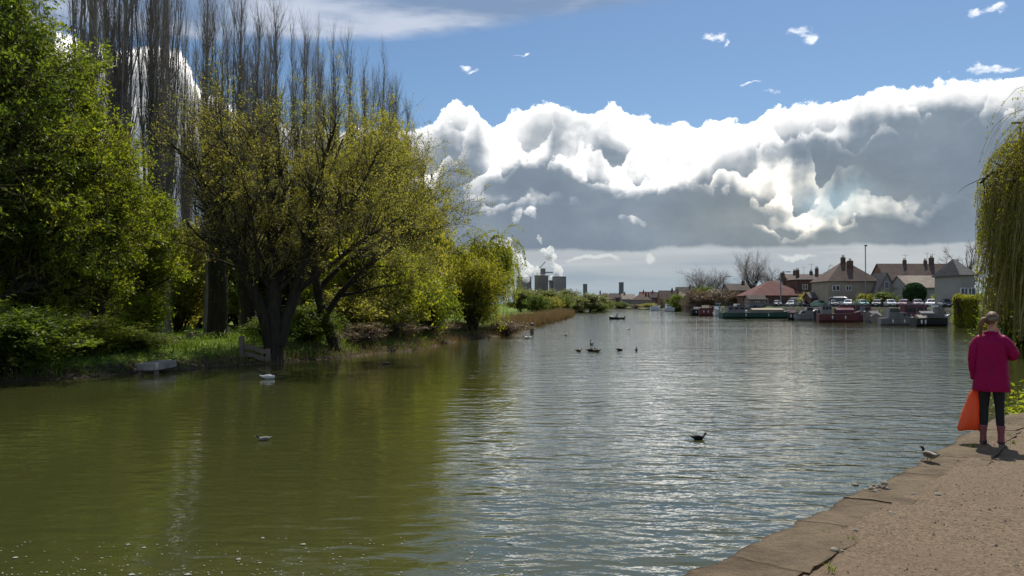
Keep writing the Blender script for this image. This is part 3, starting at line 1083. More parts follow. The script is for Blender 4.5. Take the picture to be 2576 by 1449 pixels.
# ---- generic broad-crowned leafy tree / tall shrub
def leafy(name, o, h, rad, seed, label, cat='tree', leaf=None, bark=None, stems=1, nleaf=40000, lsize=(.05, .11), n1=60, n2=700, n3=5000, low=.25,
          group=None, lean=(0, 0), spread=.09, twig=None, shape=1.0):
    rng = np.random.default_rng(seed)
    o = np.asarray(o, float)
    t = empty(name, o, label, cat, group)
    lp, lr = [], []
    for k in range(stems):
        a = rng.uniform(0, 6.28)
        s = 0 if stems == 1 else rng.uniform(.15, .75)
        tip = np.array((math.cos(a) * rad * s + lean[0] * h, math.sin(a) * rad * s + lean[1] * h, h * rng.uniform(.78, .95)))
        b = np.array((math.cos(a) * .05 * rad, math.sin(a) * .05 * rad, -.25))
        mid = b * .6 + tip * .4 + rng.normal(size=3) * (.04 * h, .04 * h, 0) + np.array((0, 0, h * .06))
        lp.append(smooth_line([b, (b + mid) / 2, mid, tip], 10))
        r0 = h * (.028 if stems == 1 else .014)
        lr.append(np.linspace(r0, r0 * .12, 10))
    lp, lr = np.stack(lp), np.stack(lr)
    b1p, b1r = spawn(rng, lp, lr, n1, low, .97, (35, 75), (rad * .5, rad * 1.05), 6, .22, .13, .01, .45, h * .0022, fall=.45 * shape)
    b2p, b2r = spawn(rng, b1p, b1r, n2, .15, 1, (25, 65), (rad * .2, rad * .42), 5, .12, .18, .0, .5, h * .0010)
    tw, twr = spawn(rng, b2p, b2r, n3, .1, 1, (20, 65), (rad * .08, rad * .22), 3, .08, .2, 0, .5, .006)
    place_mesh('trunk', tubes(lp, lr, 9), bark or bark_dark, t, True)
    place_mesh('branches', join([tubes(b1p, b1r, 5), tubes(b2p, b2r, 4)]), bark or bark_dark, t)
    if n3:
        place_mesh('twigs', tubes(tw, twr, 2), twig or bark_olive, t)
    if nleaf:
        place_mesh('foliage', leaves(rng, tw, nleaf, lsize, spread), leaf or leaf_bright, t)
    return t


def ground_at(dx, D):
    x = (dx * DS - 512) / F_PX * D
    return np.array((x, D, gz(x, D) - .05))


def height_to(dx, dy, D, z0):
    return at(dx, dy, D)[2] - z0


# ---- the green wall on the left bank
for nm, dx, D, dyt, rd, seed, lab, kw in [
    ('leafy_tree', -140, 33.0, -260, 6.6, 41, 'tall leafy tree filling the far left edge above the bank', dict(leaf=leaf_deep, nleaf=90000, n1=110, n2=1500, n3=11000, lsize=(.06, .13), low=.12)),
    ('leafy_tree', 110, 37.5, 70, 5.0, 42, 'bright green leafy tree sloping down beside the bare poplars on left bank', dict(leaf=leaf_bright, nleaf=95000, n1=110, n2=1500, n3=11000, lsize=(.05, .11), low=.1)),
    ('leafy_tree', 270, 41.0, 330, 4.2, 43, 'smaller yellow green leafy tree between left green wall and budding tree', dict(leaf=leaf_bright, nleaf=62000, n1=80, n2=1100, n3=8000, lsize=(.05, .10), low=.1)),
    ('leafy_tree', 360, 46.0, 480, 3.2, 45, 'low leafy tree at the left end of the lawn, right of the green wall', dict(leaf=leaf_bright, nleaf=38000, n1=60, n2=900, n3=6000, lsize=(.05, .10), low=.3)),
    ('leafy_tree', -20, 46.0, -60, 6.0, 44, 'dark leafy tree behind the far left green wall', dict(leaf=leaf_deep, nleaf=60000, n1=90, n2=1100, n3=7000, lsize=(.07, .14), low=.12)),
]:
    g = ground_at(dx, D)
    leafy(nm, g, height_to(dx, dyt, D, g[2]), rd, seed, lab, **kw)

# ---- bare Lombardy poplars: four grown trees, copied along the row
def poplar_proto(seed, h=26.0, full=1.0):
    rng = np.random.default_rng(seed)
    t = empty('poplar_tree', (0, 0, 0))
    z = np.linspace(-.3, h, 14)
    wob = np.cumsum(rng.normal(size=(14, 2)) * .10, 0)
    wob -= wob[0]
    lp = np.column_stack([wob, z])[None]
    lr = np.linspace(h * .0145, .02, 14)[None]
    leaders = 7
    l2, r2 = spawn(rng, lp, lr, leaders, .08, .30, (8, 16), (h * .56, h * .74), 10, .25, .03, .06, .55, .08, taper=.12)
    allp = np.stack([smooth_line(q, 12) for q in list(lp) + list(l2)])
    allr = np.stack([np.interp(np.linspace(0, 1, 12), np.linspace(0, 1, len(r)), r) for r in list(lr) + list(r2)])
    b1, r1 = spawn(rng, allp, allr, int(300 * full), .10, .98, (16, 32), (h * .09, h * .19), 7, .30, .06, .12, .42, .020, fall=.50)
    b2, rr2 = spawn(rng, b1, r1, int(2300 * full), .1, 1, (15, 34), (1.0, 2.6), 5, .30, .08, .10, .5, .010, fall=.3)
    tw, twr = spawn(rng, b2, rr2, int(7000 * full), .1, 1, (14, 38), (.4, 1.1), 3, .22, .12, .05, .55, .0060)
    place_mesh('trunk', tubes(lp, lr, 9), bark_poplar, t, True)
    place_mesh('limbs', join([tubes(allp[1:], allr[1:], 6), tubes(b1, r1, 4)]), bark_poplar, t)
    place_mesh('branches', tubes(b2, rr2, 2), bark_poplar, t)
    place_mesh('twigs', tubes(tw, twr, 2), bark_twig, t)
    return t


PROTO = [poplar_proto(s) for s in (61, 62, 63, 64)]
POP = [  # photo x, depth, photo y of the top, width factor, which, words
    (215, 47, -420, .75, 0, 'bare poplar half hidden behind the green wall, leftmost of the row'),
    (292, 50, -380, .72, 1, 'thick bare poplar whose top leaves the picture, right of the green wall'),
    (372, 53, -330, .60, 2, 'bare poplar with dark straight trunk above the gap beside the green wall'),
    (425, 60, -190, .62, 3, 'bare poplar with pale twiggy crown just left of the budding tree crown'),
    (522, 62, -75, .85, 0, 'broad bare poplar rising over the left part of the budding tree'),
    (612, 66, -40, .85, 1, 'narrow bare poplar reaching the top edge, third of the clear tops'),
    (690, 68, 8, 1.0, 2, 'wide bushy bare poplar just right of the narrow one at the top edge'),
    (755, 72, 74, .75, 3, 'slim bare poplar next to the wide bushy one'),
    (795, 76, 98, .62, 0, 'short thin bare poplar, left of a close pair'),
    (830, 79, 100, .70, 1, 'thin bare poplar, right of a close pair'),
    (880, 83, 128, .80, 2, 'bare poplar with forked top standing alone against blue sky'),
    (921, 88, 166, .75, 3, 'brownish bare poplar right of the fork-topped one'),
    (966, 92, 158, .85, 0, 'bare poplar third from the right end, tall above the bushes'),
    (1001, 99, 220, .80, 1, 'bare poplar second from the right end beside white cloud'),
    (1030, 108, 345, .85, 2, 'low bare poplar where the row drops to the cloud'),
    (1052, 118, 415, .85, 3, 'smallest bare poplar at the right end of the row'),
    (468, 70, 40, .55, 1, 'hazy bare poplar behind the row, left of the broad one'),
    (570, 80, 60, .8, 2, 'hazy bare poplar behind the row between broad and narrow ones'),
    (655, 84, 95, .8, 3, 'hazy bare poplar behind the row left of the wide bushy one'),
]
for i, (dx, D, dyt, wf, k, lab) in enumerate(POP):
    src = PROTO[k]
    o = src if not any(p[4] == k for p in POP[:i]) else copy_tree(src)
    g = ground_at(dx, D)
    h = height_to(dx, dyt, D, g[2])
    s = h / 26.0
    o.location = g
    o.scale = (s * wf * .90, s * wf * .90, s)
    o.rotation_euler = (0, 0, i * 2.3)
    tag(o, lab, 'tree', 'row of bare poplars behind the left bank')

# ---- dark ivied trunks and understorey behind the lawn
for dx, D, dyt, r0, lab in [(556, 52, 560, .62, 'very thick dark trunk beside the sunlit lawn'), (632, 56, 600, .55, 'thick brown trunk just left of the budding tree base'),
                            (500, 75, 640, .25, 'slim dark trunk at the back of the lawn')]:
    rng = np.random.default_rng(int(dx))
    g = ground_at(dx, D)
    h = height_to(dx, dyt, D, g[2]) + 6
    t = empty('old_tree', g, lab, 'tree')
    z = np.linspace(-.3, h, 12)
    lp = np.column_stack([np.cumsum(rng.normal(size=(12, 2)) * .08, 0), z])[None]
    lr = (r0 * np.array([1.25, 1.05, 1, .97, .93, .88, .8, .7, .6, .45, .3, .12]))[None]
    place_mesh('trunk', tubes(lp, lr, 12), bark_dark, t, True)
    b1, r1 = spawn(rng, lp, lr, 40, .35, 1, (30, 70), (1.5, 4), 6, .15, .12, .02, .3, .02)
    b2, r2 = spawn(rng, b1, r1, 350, .2, 1, (25, 60), (.8, 1.8), 4, .1, .16, .0, .5, .01)
    tw, twr = spawn(rng, b2, r2, 2500, .1, 1, (18, 60), (.4, 1.1), 3, .1, .16, .0, .55, .006)
    place_mesh('branches', join([tubes(b1, r1, 5), tubes(b2, r2, 3)]), bark_dark, t)
    place_mesh('twigs', tubes(tw, twr, 2), bark_olive, t)
    ivy_p, _ = spawn(rng, lp, lr, 260, .03, .6, (10, 60), (.3, .9), 3, .2, .2, 0, .05, .004)
    place_mesh('ivy', leaves(rng, ivy_p, 6000, (.04, .09), .16), leaf_deep, t)


# ---- shrubs: three grown bushes, copied
def shrub_proto(seed, leaf, twig, nleaf=26000, droop=0.0, lsize=(.045, .10)):
    rng = np.random.default_rng(seed)
    t = empty('shrub', (0, 0, 0))
    n = 26
    a = rng.uniform(0, 6.28, n)
    s = rng.uniform(.1, .95, n)
    lp, lr = [], []
    for k in range(n):
        tip = np.array((math.cos(a[k]) * s[k] * 2.1, math.sin(a[k]) * s[k] * 2.1, 3.2 * math.sqrt(1.12 - s[k] ** 2 * .85) * rng.uniform(.75, 1)))
        b = np.array((math.cos(a[k]) * .25, math.sin(a[k]) * .25, -.2))
        lp.append(smooth_line([b, b * .5 + tip * .5 * np.array((.75, .75, 1.15)), tip], 8))
        lr.append(np.linspace(.05, .012, 8))
    lp, lr = np.stack(lp), np.stack(lr)
    b1, r1 = spawn(rng, lp, lr, 420, .15, 1, (20, 60), (.5, 1.4), 5, .12, .16, droop, .5, .010)
    tw, twr = spawn(rng, b1, r1, 4200, .1, 1, (20, 65), (.25, .75), 3, .08, .2, droop, .55, .005)
    place_mesh('stems', join([tubes(lp, lr, 5), tubes(b1, r1, 3)]), bark_dark, t)
    place_mesh('twigs', tubes(tw, twr, 2), twig, t)
    place_mesh('foliage', leaves(rng, tw, nleaf, lsize, .09), leaf, t)
    return t


SHR = {'olive': shrub_proto(71, leaf_bud, bark_olive, 24000), 'green': shrub_proto(72, leaf_bright, bark_olive, 30000), 'deep': shrub_proto(73, leaf_deep, bark_dark, 30000),
       'gold': shrub_proto(74, leaf_willow, bark_olive, 30000), 'brown': shrub_proto(75, dry_reed, bark_twig, 9000, -.02)}
SH = [  # kind, photo x, depth, photo y of top, radius m, words
    ('deep', 30, 32.0, 770, 3.6, 'deep green bush over the water at the far left'),
    ('green', 190, 35.5, 790, 3.0, 'green bush with drooping leaves beside the concrete ledge'),
    ('deep', 320, 37.8, 830, 2.2, 'small dark green bush directly above the concrete ledge'),
    ('brown', 372, 40.0, 838, 1.5, 'brown twiggy bush at the left end of the lawn'),
    ('green', 345, 46, 720, 2.6, 'yellow green bush bordering the lawn on its left'),
    ('deep', 470, 84, 690, 6.5, 'dark bush behind the lawn, left of the slim trunk'),
    ('deep', 545, 86, 640, 7.0, 'dark bush behind the very thick trunk'),
    ('olive', 620, 80, 560, 7.5, 'tall olive bush behind the budding tree trunk'),
    ('deep', 700, 74, 640, 6.5, 'dark bush right behind the budding tree stems'),
    ('deep', 690, 47, 790, 1.9, 'small leafy bush at the foot of the budding tree'),
    ('deep', 765, 46, 770, 2.6, 'leafy dark bush between budding tree and leaning trunk'),
    ('olive', 780, 78, 400, 7.0, 'tall olive bush above the leaning tree'),
    ('olive', 862, 72, 330, 6.2, 'tall olive thicket tree under the fork-topped poplar'),
    ('olive', 945, 64, 300, 5.4, 'tall olive thicket tree at the crest of the bushes'),
    ('olive', 1015, 66, 480, 4.6, 'olive bush at the right shoulder of the thicket'),
    ('gold', 925, 55, 600, 4.4, 'bright olive bush low in the middle of the thicket'),
    ('gold', 1015, 59, 640, 4.0, 'yellow green bush beside the water in front of the thicket'),
    ('green', 1068, 63, 690, 3.0, 'small bright bush at the right end of the thicket'),
    ('olive', 885, 52, 720, 3.2, 'olive bush right of the leaning trunk'),
    ('brown', 905, 49.5, 810, 2.4, 'reddish brown twiggy bush at the water right of leaning trunk'),
    ('brown', 985, 54.5, 805, 2.6, 'long reddish brown brush overhanging the water'),
    ('brown', 1085, 66, 800, 2.4, 'brown brush on the bank before the small willow'),
    ('brown', 1140, 72, 815, 2.3, 'brown brush at the foot of the small willow'),
    ('brown', 1270, 76, 800, 2.6, 'brown brush at the right of the small willow by the water'),
    ('olive', 1085, 92, 560, 4.5, 'olive bush far behind, left of the small willow'),
    ('deep', 160, 60, 560, 7.0, 'dark bush deep behind the green wall'),
    ('olive', 330, 66, 640, 6.5, 'olive bush deep behind the gap in the green wall'),
    ('olive', 440, 64, 545, 4.2, 'olive bush standing behind the left limb of the budding tree'),
    ('deep', 2640, 58.0, 600, 4.2, 'dark bush added behind the big weeping willow to darken its inside, upper'),  # this and the next are added to make the willow's interior dark
    ('deep', 2560, 61.0, 690, 3.2, 'dark bush added behind the big weeping willow to darken its inside, lower'),
]
seen = set()
for kd, dx, D, dyt, rr, lab in SH:
    src = SHR[kd]
    o = src if kd not in seen else copy_tree(src)
    seen.add(kd)
    g = ground_at(dx, D)
    h = max(.8, height_to(dx, dyt, D, g[2]))
    o.location = g
    o.scale = (rr / 2.5, rr / 2.5, h / 4.0)
    o.rotation_euler = (0, 0, dx * .37)
    tag(o, lab, 'bush', 'bushes along the left bank' if dx < 2000 else None)


# ---- weeping willows
def willow(o, h, rad, seed, label, n_long=1500, nleaf=60000, leaf=None, floor=.3, boughs=16, lsize=(.05, .11), lw=.006, twig=None, droop=.55, side=None):
    rng = np.random.default_rng(seed)
    o = np.asarray(o, float)
    t = empty('weeping_willow', o, label, 'tree')
    z = np.linspace(-.3, h * .55, 8)
    lp = np.column_stack([np.cumsum(rng.normal(size=(8, 2)) * .05 * h / 8, 0), z])[None]
    lr = np.linspace(h * .045, h * .025, 8)[None]
    bl, br = [], []
    for k in range(boughs):
        a = k * 2.399 + rng.uniform(-.3, .3)
        s = rng.uniform(.35, .86)
        top = lp[0, -1 - int(rng.integers(0, 4))]
        e = np.array((math.cos(a) * rad * s, math.sin(a) * rad * s, h * rng.uniform(.72, .98) * (1.08 - .30 * s * s)))
        m = top * .5 + e * .5 + np.array((0, 0, h * .10))
        e2 = e + np.array((math.cos(a) * rad * .12, math.sin(a) * rad * .12, -h * .06))
        bl.append(smooth_line([top, m, e, e2], 9))
        br.append(np.linspace(h * .016, h * .004, 9))
    bl, br = np.stack(bl), np.stack(br)
    b2, r2 = spawn(rng, bl, br, boughs * 11, .3, 1, (25, 70), (rad * .15, rad * .36), 6, .12, .14, -.10, .5, .012)
    hang_src = np.concatenate([np.stack([smooth_line(q, 6) for q in bl]), b2])
    hang_r = np.concatenate([br[:, ::2][:, :5].repeat(1, axis=1)[:, [0, 1, 2, 3, 4, 4]], r2])
    hp, hr = spawn(rng, hang_src, hang_r, n_long, .25, 1, (30, 90), (h * .25, h * .62), 8, -.1, .05, -droop, .3, lw, taper=.4)
    kp = np.hypot(hp[:, :, 0], hp[:, :, 1]).max(1) < rad * 1.04
    hp, hr = hp[kp], hr[kp]
    fl = floor + np.random.default_rng(seed + 1).uniform(0, h * .10, (len(hp), 1))
    hp[:, :, 2] = np.maximum(hp[:, :, 2], fl + np.linspace(.15, 0, 8)[None] * h * .1)
    place_mesh('trunk', tubes(lp, lr, 10), bark_dark, t, True)
    place_mesh('branches', join([tubes(bl, br, 6), tubes(b2, r2, 4)]), bark_dark, t)
    place_mesh('twigs', tubes(hp, hr, 2), twig or bark_olive, t)
    place_mesh('foliage', leaves(rng, hp, nleaf, lsize, .06, .3, 1.2, .08), leaf or leaf_willow, t)
    return t


g = ground_at(1188, 80)
willow(g, height_to(1200, 586, 80, g[2]), 5.2, 81, 'small round weeping willow at the water, left of the cooling towers', 1900, 75000, leaf_willow, .1, lsize=(.07, .14), lw=.008)
g = ground_at(1190, 72)
leafy('shrub', ground_at(1190, 72), height_to(1190, 682, 72, .5), 3.6, 82, 'yellow green bush with bare stems in front of the small willow', 'bush', leaf_gold, stems=14, nleaf=32000, n1=90, n2=900, n3=4500, lsize=(.06, .12), low=.08, spread=.12)
g = np.array((36.0, 50.5, gz(36.0, 50.5) - .1))
willow(g, 16.6, 5.9, 83, 'big weeping willow whose golden curtain hangs along the right edge', 13000, 340000, leaf_gold, -.95, 34, (.06, .13), .008, bark_olive)

# ---- reed bank and far trees left of the towers
rng = np.random.default_rng(8)


def reed_bed(name, pts, n, h, label):
    pts = np.asarray(pts, float)
    c = resample(pts, .5)
    i = rng.integers(0, len(c), n)
    p = c[i] + rng.normal(size=(n, 2)) * np.array((1.6, 2.5))
    z = ground_z(p)
    k = (z > -.25) & (z < .75)
    p, z = p[k], z[k]
    m = len(p)
    hh = rng.uniform(.5, 1, m) * h
    le = rng.normal(size=(m, 2)) * .22
    b = np.column_stack([p, z - .1])
    mid = b + np.column_stack([le * hh[:, None] * .35, hh * .6])
    tp = b + np.column_stack([le * hh[:, None], hh])
    P_ = np.stack([b, mid, tp], 1)
    r_ = np.repeat(np.array([[.03, .022, .006]]), m, 0) * (h / 1.6)
    v, f = tubes(P_, r_, 2)
    o = link(name, np_mesh(name, v, f, dry_reed))
    tag(o, label, None, kind='stuff')


reed_bed('reeds', [(1.5, 98), (5, 125), (9.5, 155), (13.5, 190), (16.2, 222), (16.5, 240), (12, 251)], 26000, 1.7, 'brown dry reed bed on the low spit')
reed_bed('bank_reeds', [(-13.8, 38.8), (-11.2, 42.5), (-8.5, 47.3), (-6.2, 52.2), (-5.6, 60), (-4.4, 66), (-2.8, 70.7), (-.4, 76), (.4, 88), (1.6, 99)], 9000, .7, 'dead grass and brash along the left waterline')
# grass and bank plants
n = 60000
p = np.column_stack([rng.uniform(-34, 1, n), rng.uniform(26, 62, n)])
sd, _, _ = bank_dist(p)
k = (sd > -.1) & (rng.random(n) < np.exp(-sd / 6) * .9 + .12)
p = p[k]
z = ground_z(p)
k = z > .08
p, z = p[k], z[k]
m = len(p)
hh = rng.uniform(.10, .30, m) * (1 + 1.2 * (vnoise(p, .8, 30) > .62))
le = rng.normal(size=(m, 2)) * .5
b = np.column_stack([p, z - .03])
v, f = tubes(np.stack([b, b + np.column_stack([le * hh[:, None] * .35, hh * .65]), b + np.column_stack([le * hh[:, None], hh])], 1), np.repeat(np.array([[.022, .016, .004]]), m, 0), 2)
gb = link('grass', np_mesh('grass', v, f, leaf_mat('grass_blade', (.065, .115, .016), (.165, .225, .034), .45)))
tag(gb, 'rough grass growing on the left bank and lawn', None, kind='stuff')

FT = [(1312, 255, 722, 9), (1335, 262, 712, 9), (1356, 270, 726, 8), (1378, 262, 722, 9), (1395, 285, 732, 9), (1416, 270, 728, 9), (1432, 300, 722, 9),
      (1450, 280, 736, 8), (1466, 320, 734, 9), (1484, 290, 732, 9), (1502, 330, 730, 9), (1326, 300, 730, 9), (1408, 330, 738, 9), (1440, 340, 742, 9), (1520, 360, 744, 8)]
proto = []
for s in (91, 92, 93):
    proto.append(leafy('riverside_tree', (0, 0, 0), 10.0, 4.6, s, None, 'tree', leaf_far, nleaf=9000, n1=50, n2=400, n3=1500, lsize=(.16, .32), low=.08, spread=.35))
names = ['tallest', 'broad', 'round', 'dark', 'pale', 'low', 'wide', 'shaggy', 'small', 'dense', 'rightmost large', 'hidden', 'distant', 'faint', 'last low']
where = ['beside the small willow', 'left of the first cooling tower', 'below the first cooling tower', 'between two cooling towers', 'below the middle cooling tower', 'left of the third cooling tower',
         'below the third cooling tower', 'right of the third cooling tower', 'left of the short concrete block', 'below the short concrete block', 'at the right end of the tree line', 'behind the willow edge',
         'behind the middle cooling tower foot', 'behind the third cooling tower foot', 'where the tree line meets the town']
for i, (dx, D, dyt, rr) in enumerate(FT):
    o = proto[i] if i < 3 else copy_tree(proto[i % 3])
    x = (dx * DS - 512) / F_PX * D
    z0 = max(gz(x, D), .3) - .1
    h = height_to(dx, dyt, D, z0)
    o.location = (x, D, z0)
    o.scale = (rr / 4.6 * .75, rr / 4.6 * .75, h / 12.8)
    o.rotation_euler = (0, 0, i * 1.7)
    tag(o, f'{names[i]} green riverside tree {where[i]}', 'tree', 'distant trees behind the reed spit')

# ------------------------------------------------------------------ power station and tower blocks far away
m_conc = plain('pale_concrete', (.30, .28, .27), .9, .12, .02, spec=.2)
m_concd = plain('dark_concrete', (.20, .185, .18), .9, .12, .02, spec=.2)
m_steel = plain('grey_steel', (.22, .24, .26), .6, .15, .05, .3, spec=.4)


def col_tower(name, dx, dyt, width, D, label, group=None, mat=None):
    base = at(dx, 760, D)
    zt = at(dx, dyt, D)[2]
    r = width * DS / F_PX * D / 2
    t = empty(name, (base[0], D, 0), label, 'cooling tower', group)
    mb = MB()
    prof = [(1.10, 0), (1.04, .25), (1.0, .5), (.975, .75), (.985, .93), (1.0, .96)]
    mb.lathe((0, 0, 0), [(r * a, zt * b) for a, b in prof], 48)
    mb.obj('shell', mat or m_conc, t, smooth=False)
    rim = MB()
    rim.lathe((0, 0, 0), [(r * .99, zt * .958), (r * 1.05, zt * .962), (r * 1.05, zt * 1.0), (r * .9, zt * 1.0)], 48)
    rim.obj('rim', m_concd, t)
    for k in range(24):
        a = k * math.pi / 12
        rb = MB()
        rb.tube([(r * 1.10 * math.cos(a), r * 1.10 * math.sin(a), 2), (r * 1.0 * math.cos(a), r * 1.0 * math.sin(a), zt * .5), (r * .99 * math.cos(a), r * .99 * math.sin(a), zt * .95)], r * .022, 4)
        rb.obj('rib', m_concd, t)
    return t, np.array((base[0], D, zt)), r


tops = []
for dx, dyt, w, D, lab, mt in [(1318, 697, 37, 2900, 'leftmost cooling tower half hidden by the small willow', m_conc), (1362, 693, 34, 3000, 'middle cooling tower with a gantry on its top edge', m_concd),
                               (1407, 696, 34, 2950, 'rightmost cooling tower with the narrow steam plume', m_conc)]:
    tops.append(col_tower('cooling_tower', dx, dyt, w, D, lab, 'cooling towers of the power station', mt))

# gantry and slim stack between the towers
g = at(1366, 760, 2990)
t = empty('lattice_mast', (g[0], 2990, 0), 'dark lattice mast standing up between the cooling towers', 'mast')
zt = at(1366, 676, 2990)[2]
mb = MB()
for sx in (-7, 7):
    for sy in (-7, 7):
        mb.tube([(sx, sy, 0), (sx * .6, sy * .6, zt)], 1.3, 4)
for k in range(9):
    z0, z1 = zt * k / 9, zt * (k + 1) / 9
    for sx in (-6, 6):
        mb.tube([(sx, -6, z0), (-sx, -6, z1)], .8, 4)
mb.obj('frame', m_steel, t)
MB().box((0, 0, zt - 10), (18, 16, 22)).obj('cabin', m_concd, t)
MB().tube([(-14, 0, zt + 2), (0, 0, zt + 16), (9, 0, zt + 26)], 1.6, 5).obj('jib', m_steel, t)
MB().box((22, 0, zt - 14), (30, 5, 5)).obj('arm', m_steel, t)
g = at(1384, 760, 3000)
t = empty('chimney_stack', (g[0], 2960, 0), 'slim pale chimney stack between middle and right cooling towers', 'chimney')
mb = MB()
mb.lathe((0, 0, 0), [(8, 0), (7, 90), (7, at(1384, 708, 2960)[2])], 20)
mb.obj('shaft', m_conc, t, smooth=True)
MB().lathe((0, 0, at(1384, 708, 2960)[2] - 1), [(7.2, 0), (8, 1), (8, 5), (6, 5)], 20).obj('cap', m_concd, t)
g = at(1340, 760, 3050)
t = empty('boiler_house', (g[0], 3100, 0), 'low dark boiler house behind the cooling towers', 'building')
MB().box((0, 0, 25), (150, 60, 50)).obj('hall', m_steel, t)
MB().box((0, 0, 52), (154, 64, 3)).obj('roof', m_concd, t)

# steam: lumpy bodies of real vapour
msx, nt = new_mat('steam')
vs_ = nt.node('ShaderNodeVolumePrincipled')
vs_.inputs['Color'].default_value = (.97, .97, .97, 1)
vs_.inputs['Density'].default_value = .075
vs_.inputs['Anisotropy'].default_value = .25
om = nt.node('ShaderNodeOutputMaterial')
nt.link(vs_.outputs[0], om.inputs['Volume'])


def plume(D, path_, label, seed):
    """path_: (photo x, photo y, radius in photo px)."""
    rng = np.random.default_rng(seed)
    s = DS / F_PX * D
    import bmesh
    bm = bmesh.new()
    pts = [(at(x, y, D), r * s) for x, y, r in path_]
    c0 = pts[0][0]
    for i in range(len(pts) - 1):
        (a, ra), (b_, rb) = pts[i], pts[i + 1]
        for k in range(7):
            f = (k + rng.random()) / 7
            r = (ra * (1 - f) + rb * f)
            p = a * (1 - f) + b_ * f + rng.normal(size=3) * r * np.array((.42, .5, .35))
            q = r * rng.uniform(.42, .8)
            vs = bmesh.ops.create_icosphere(bm, subdivisions=3, radius=1.0)['verts']
            ph = rng.uniform(0, 6, 6)
            for v in vs:
                n = np.array(v.co)
                w = 1 + .13 * math.sin(4 * n[0] + ph[0]) * math.sin(4 * n[1] + ph[1]) + .10 * math.sin(8 * n[2] + ph[2]) * math.sin(7 * n[0] + ph[3]) + .07 * math.sin(15 * n[0] + ph[4]) * math.sin(14 * n[2] + ph[5])
                v.co = (p - c0) + n * q * w
    me = bpy.data.meshes.new('steam')
    bm.to_mesh(me)
    bm.free()
    me.polygons.foreach_set('use_smooth', np.ones(len(me.polygons), bool))
    me.materials.append(msx)
    o = link('steam_plume', me, None, c0)
    return tag(o, label, 'steam plume', 'steam plumes over the cooling towers')


plume(2900, [(1318, 698, 17), (1312, 680, 17), (1300, 660, 20), (1286, 640, 20), (1270, 622, 20), (1252, 608, 14)], 'large white steam plume drifting left from the leftmost cooling tower', 1)
plume(3000, [(1358, 692, 12), (1342, 678, 13), (1326, 668, 13), (1312, 664, 12)], 'low white steam plume from the middle cooling tower merging left', 2)
plume(2950, [(1407, 696, 16), (1401, 678, 13), (1390, 660, 11), (1384, 645, 15), (1378, 634, 12), (1362, 630, 7)], 'narrow white steam plume rising from the rightmost cooling tower', 3)
plume(2950, [(1362, 612, 4), (1358, 600, 6), (1352, 594, 4)], 'small torn scrap of steam high above the cooling towers', 4)

for dx, dyt, w, D, lab in [(1472, 716, 10, 2400, 'short grey concrete block on the horizon right of the cooling towers'), (1563, 712, 11, 2200, 'taller grey tower block on the horizon above the far roofs')]:
    g = at(dx, 760, D)
    zt = at(dx, dyt, D)[2]
    ww = w * DS / F_PX * D
    t = empty('tower_block', (g[0], D, 0), lab, 'tower block')
    MB().box((0, 0, zt / 2), (ww, ww * .8, zt)).obj('wall', m_concd, t)
    MB().box((0, 0, zt + 1), (ww * 1.04, ww * .84, 2.5)).obj('roof', m_steel, t)
    for k in range(4):
        MB().box((-ww * .36 + k * ww * .24, -ww * .4 - .3, zt * .5), (ww * .09, .8, zt * .92)).obj('window_strip', m_steel, t)

# ------------------------------------------------------------------ town on the right bank
m_glass, nt = new_mat('window_glass')
finish(nt, pbr(nt, (.03, .035, .04), .06, spec=.6))
m_white = plain('white_paint', (.72, .72, .70), .45, .06, 4, spec=.5)
m_wallc = plain('cream_render', (.30, .25, .20), .9, .12, .6, spec=.2)
m_wallb = plain('brown_brick', (.22, .13, .09), .9, .2, 1.2, spec=.2)
m_walld = plain('dark_brick', (.12, .075, .06), .9, .2, 1.2, spec=.2)
m_wallp = plain('pale_render', (.29, .28, .26), .9, .1, .6, spec=.2)
m_drab = plain('grey_brown_wall', (.25, .20, .165), .9, .2, .9, spec=.2)
m_green = plain('green_paint', (.05, .22, .15), .5, .1, 2)
m_black = plain('black_metal', (.02, .02, .022), .5, .2, 3)


def roof_mat(name, c):
    m, nt = new_mat(name)
    tc = nt.node('ShaderNodeTexCoord')
    x, y, z = nt.sep(tc.outputs['Object'])
    n = nt.noise(tc.outputs['Object'], .5, 5, .65)
    n2 = nt.noise(nt.vec(x * .3, y * .3, z * 4), 2.0, 4, .6)
    wv = nt.math('FRACT', z * 4.5)
    col = nt.mix(nt.step(n * .5 + n2 * .5, .3, .7), tuple(q * .68 for q in c), tuple(q * 1.3 for q in c))
    finish(nt, pbr(nt, col, .88, bump=wv * .5 + n2 * .6, bdist=.06, spec=.2))
    return m


rf_brown = roof_mat('brown_roof_tile', (.125, .088, .072))
rf_dark = roof_mat('dark_roof_tile', (.075, .058, .052))
rf_red = roof_mat('red_roof_tile', (.15, .066, .056))
rf_pale = roof_mat('weathered_roof_tile', (.27, .225, .18))
rf_grey = roof_mat('slate_roof', (.11, .105, .105))


def gable_roof(L, Wd, ze, zr, ov=.35, th=.18, axis_='x'):
    """Two slabs meeting on a ridge along x."""
    s = (zr - ze) / (Wd / 2)
    mb = MB()
    y1 = Wd / 2 + ov
    for sg in (-1, 1):
        prof = [(0, zr), (sg * y1, ze - s * ov), (sg * y1, ze - s * ov + th), (0, zr + th)]
        mb.prism(prof, 'x', -L / 2 - ov, L / 2 + ov)
    return mb


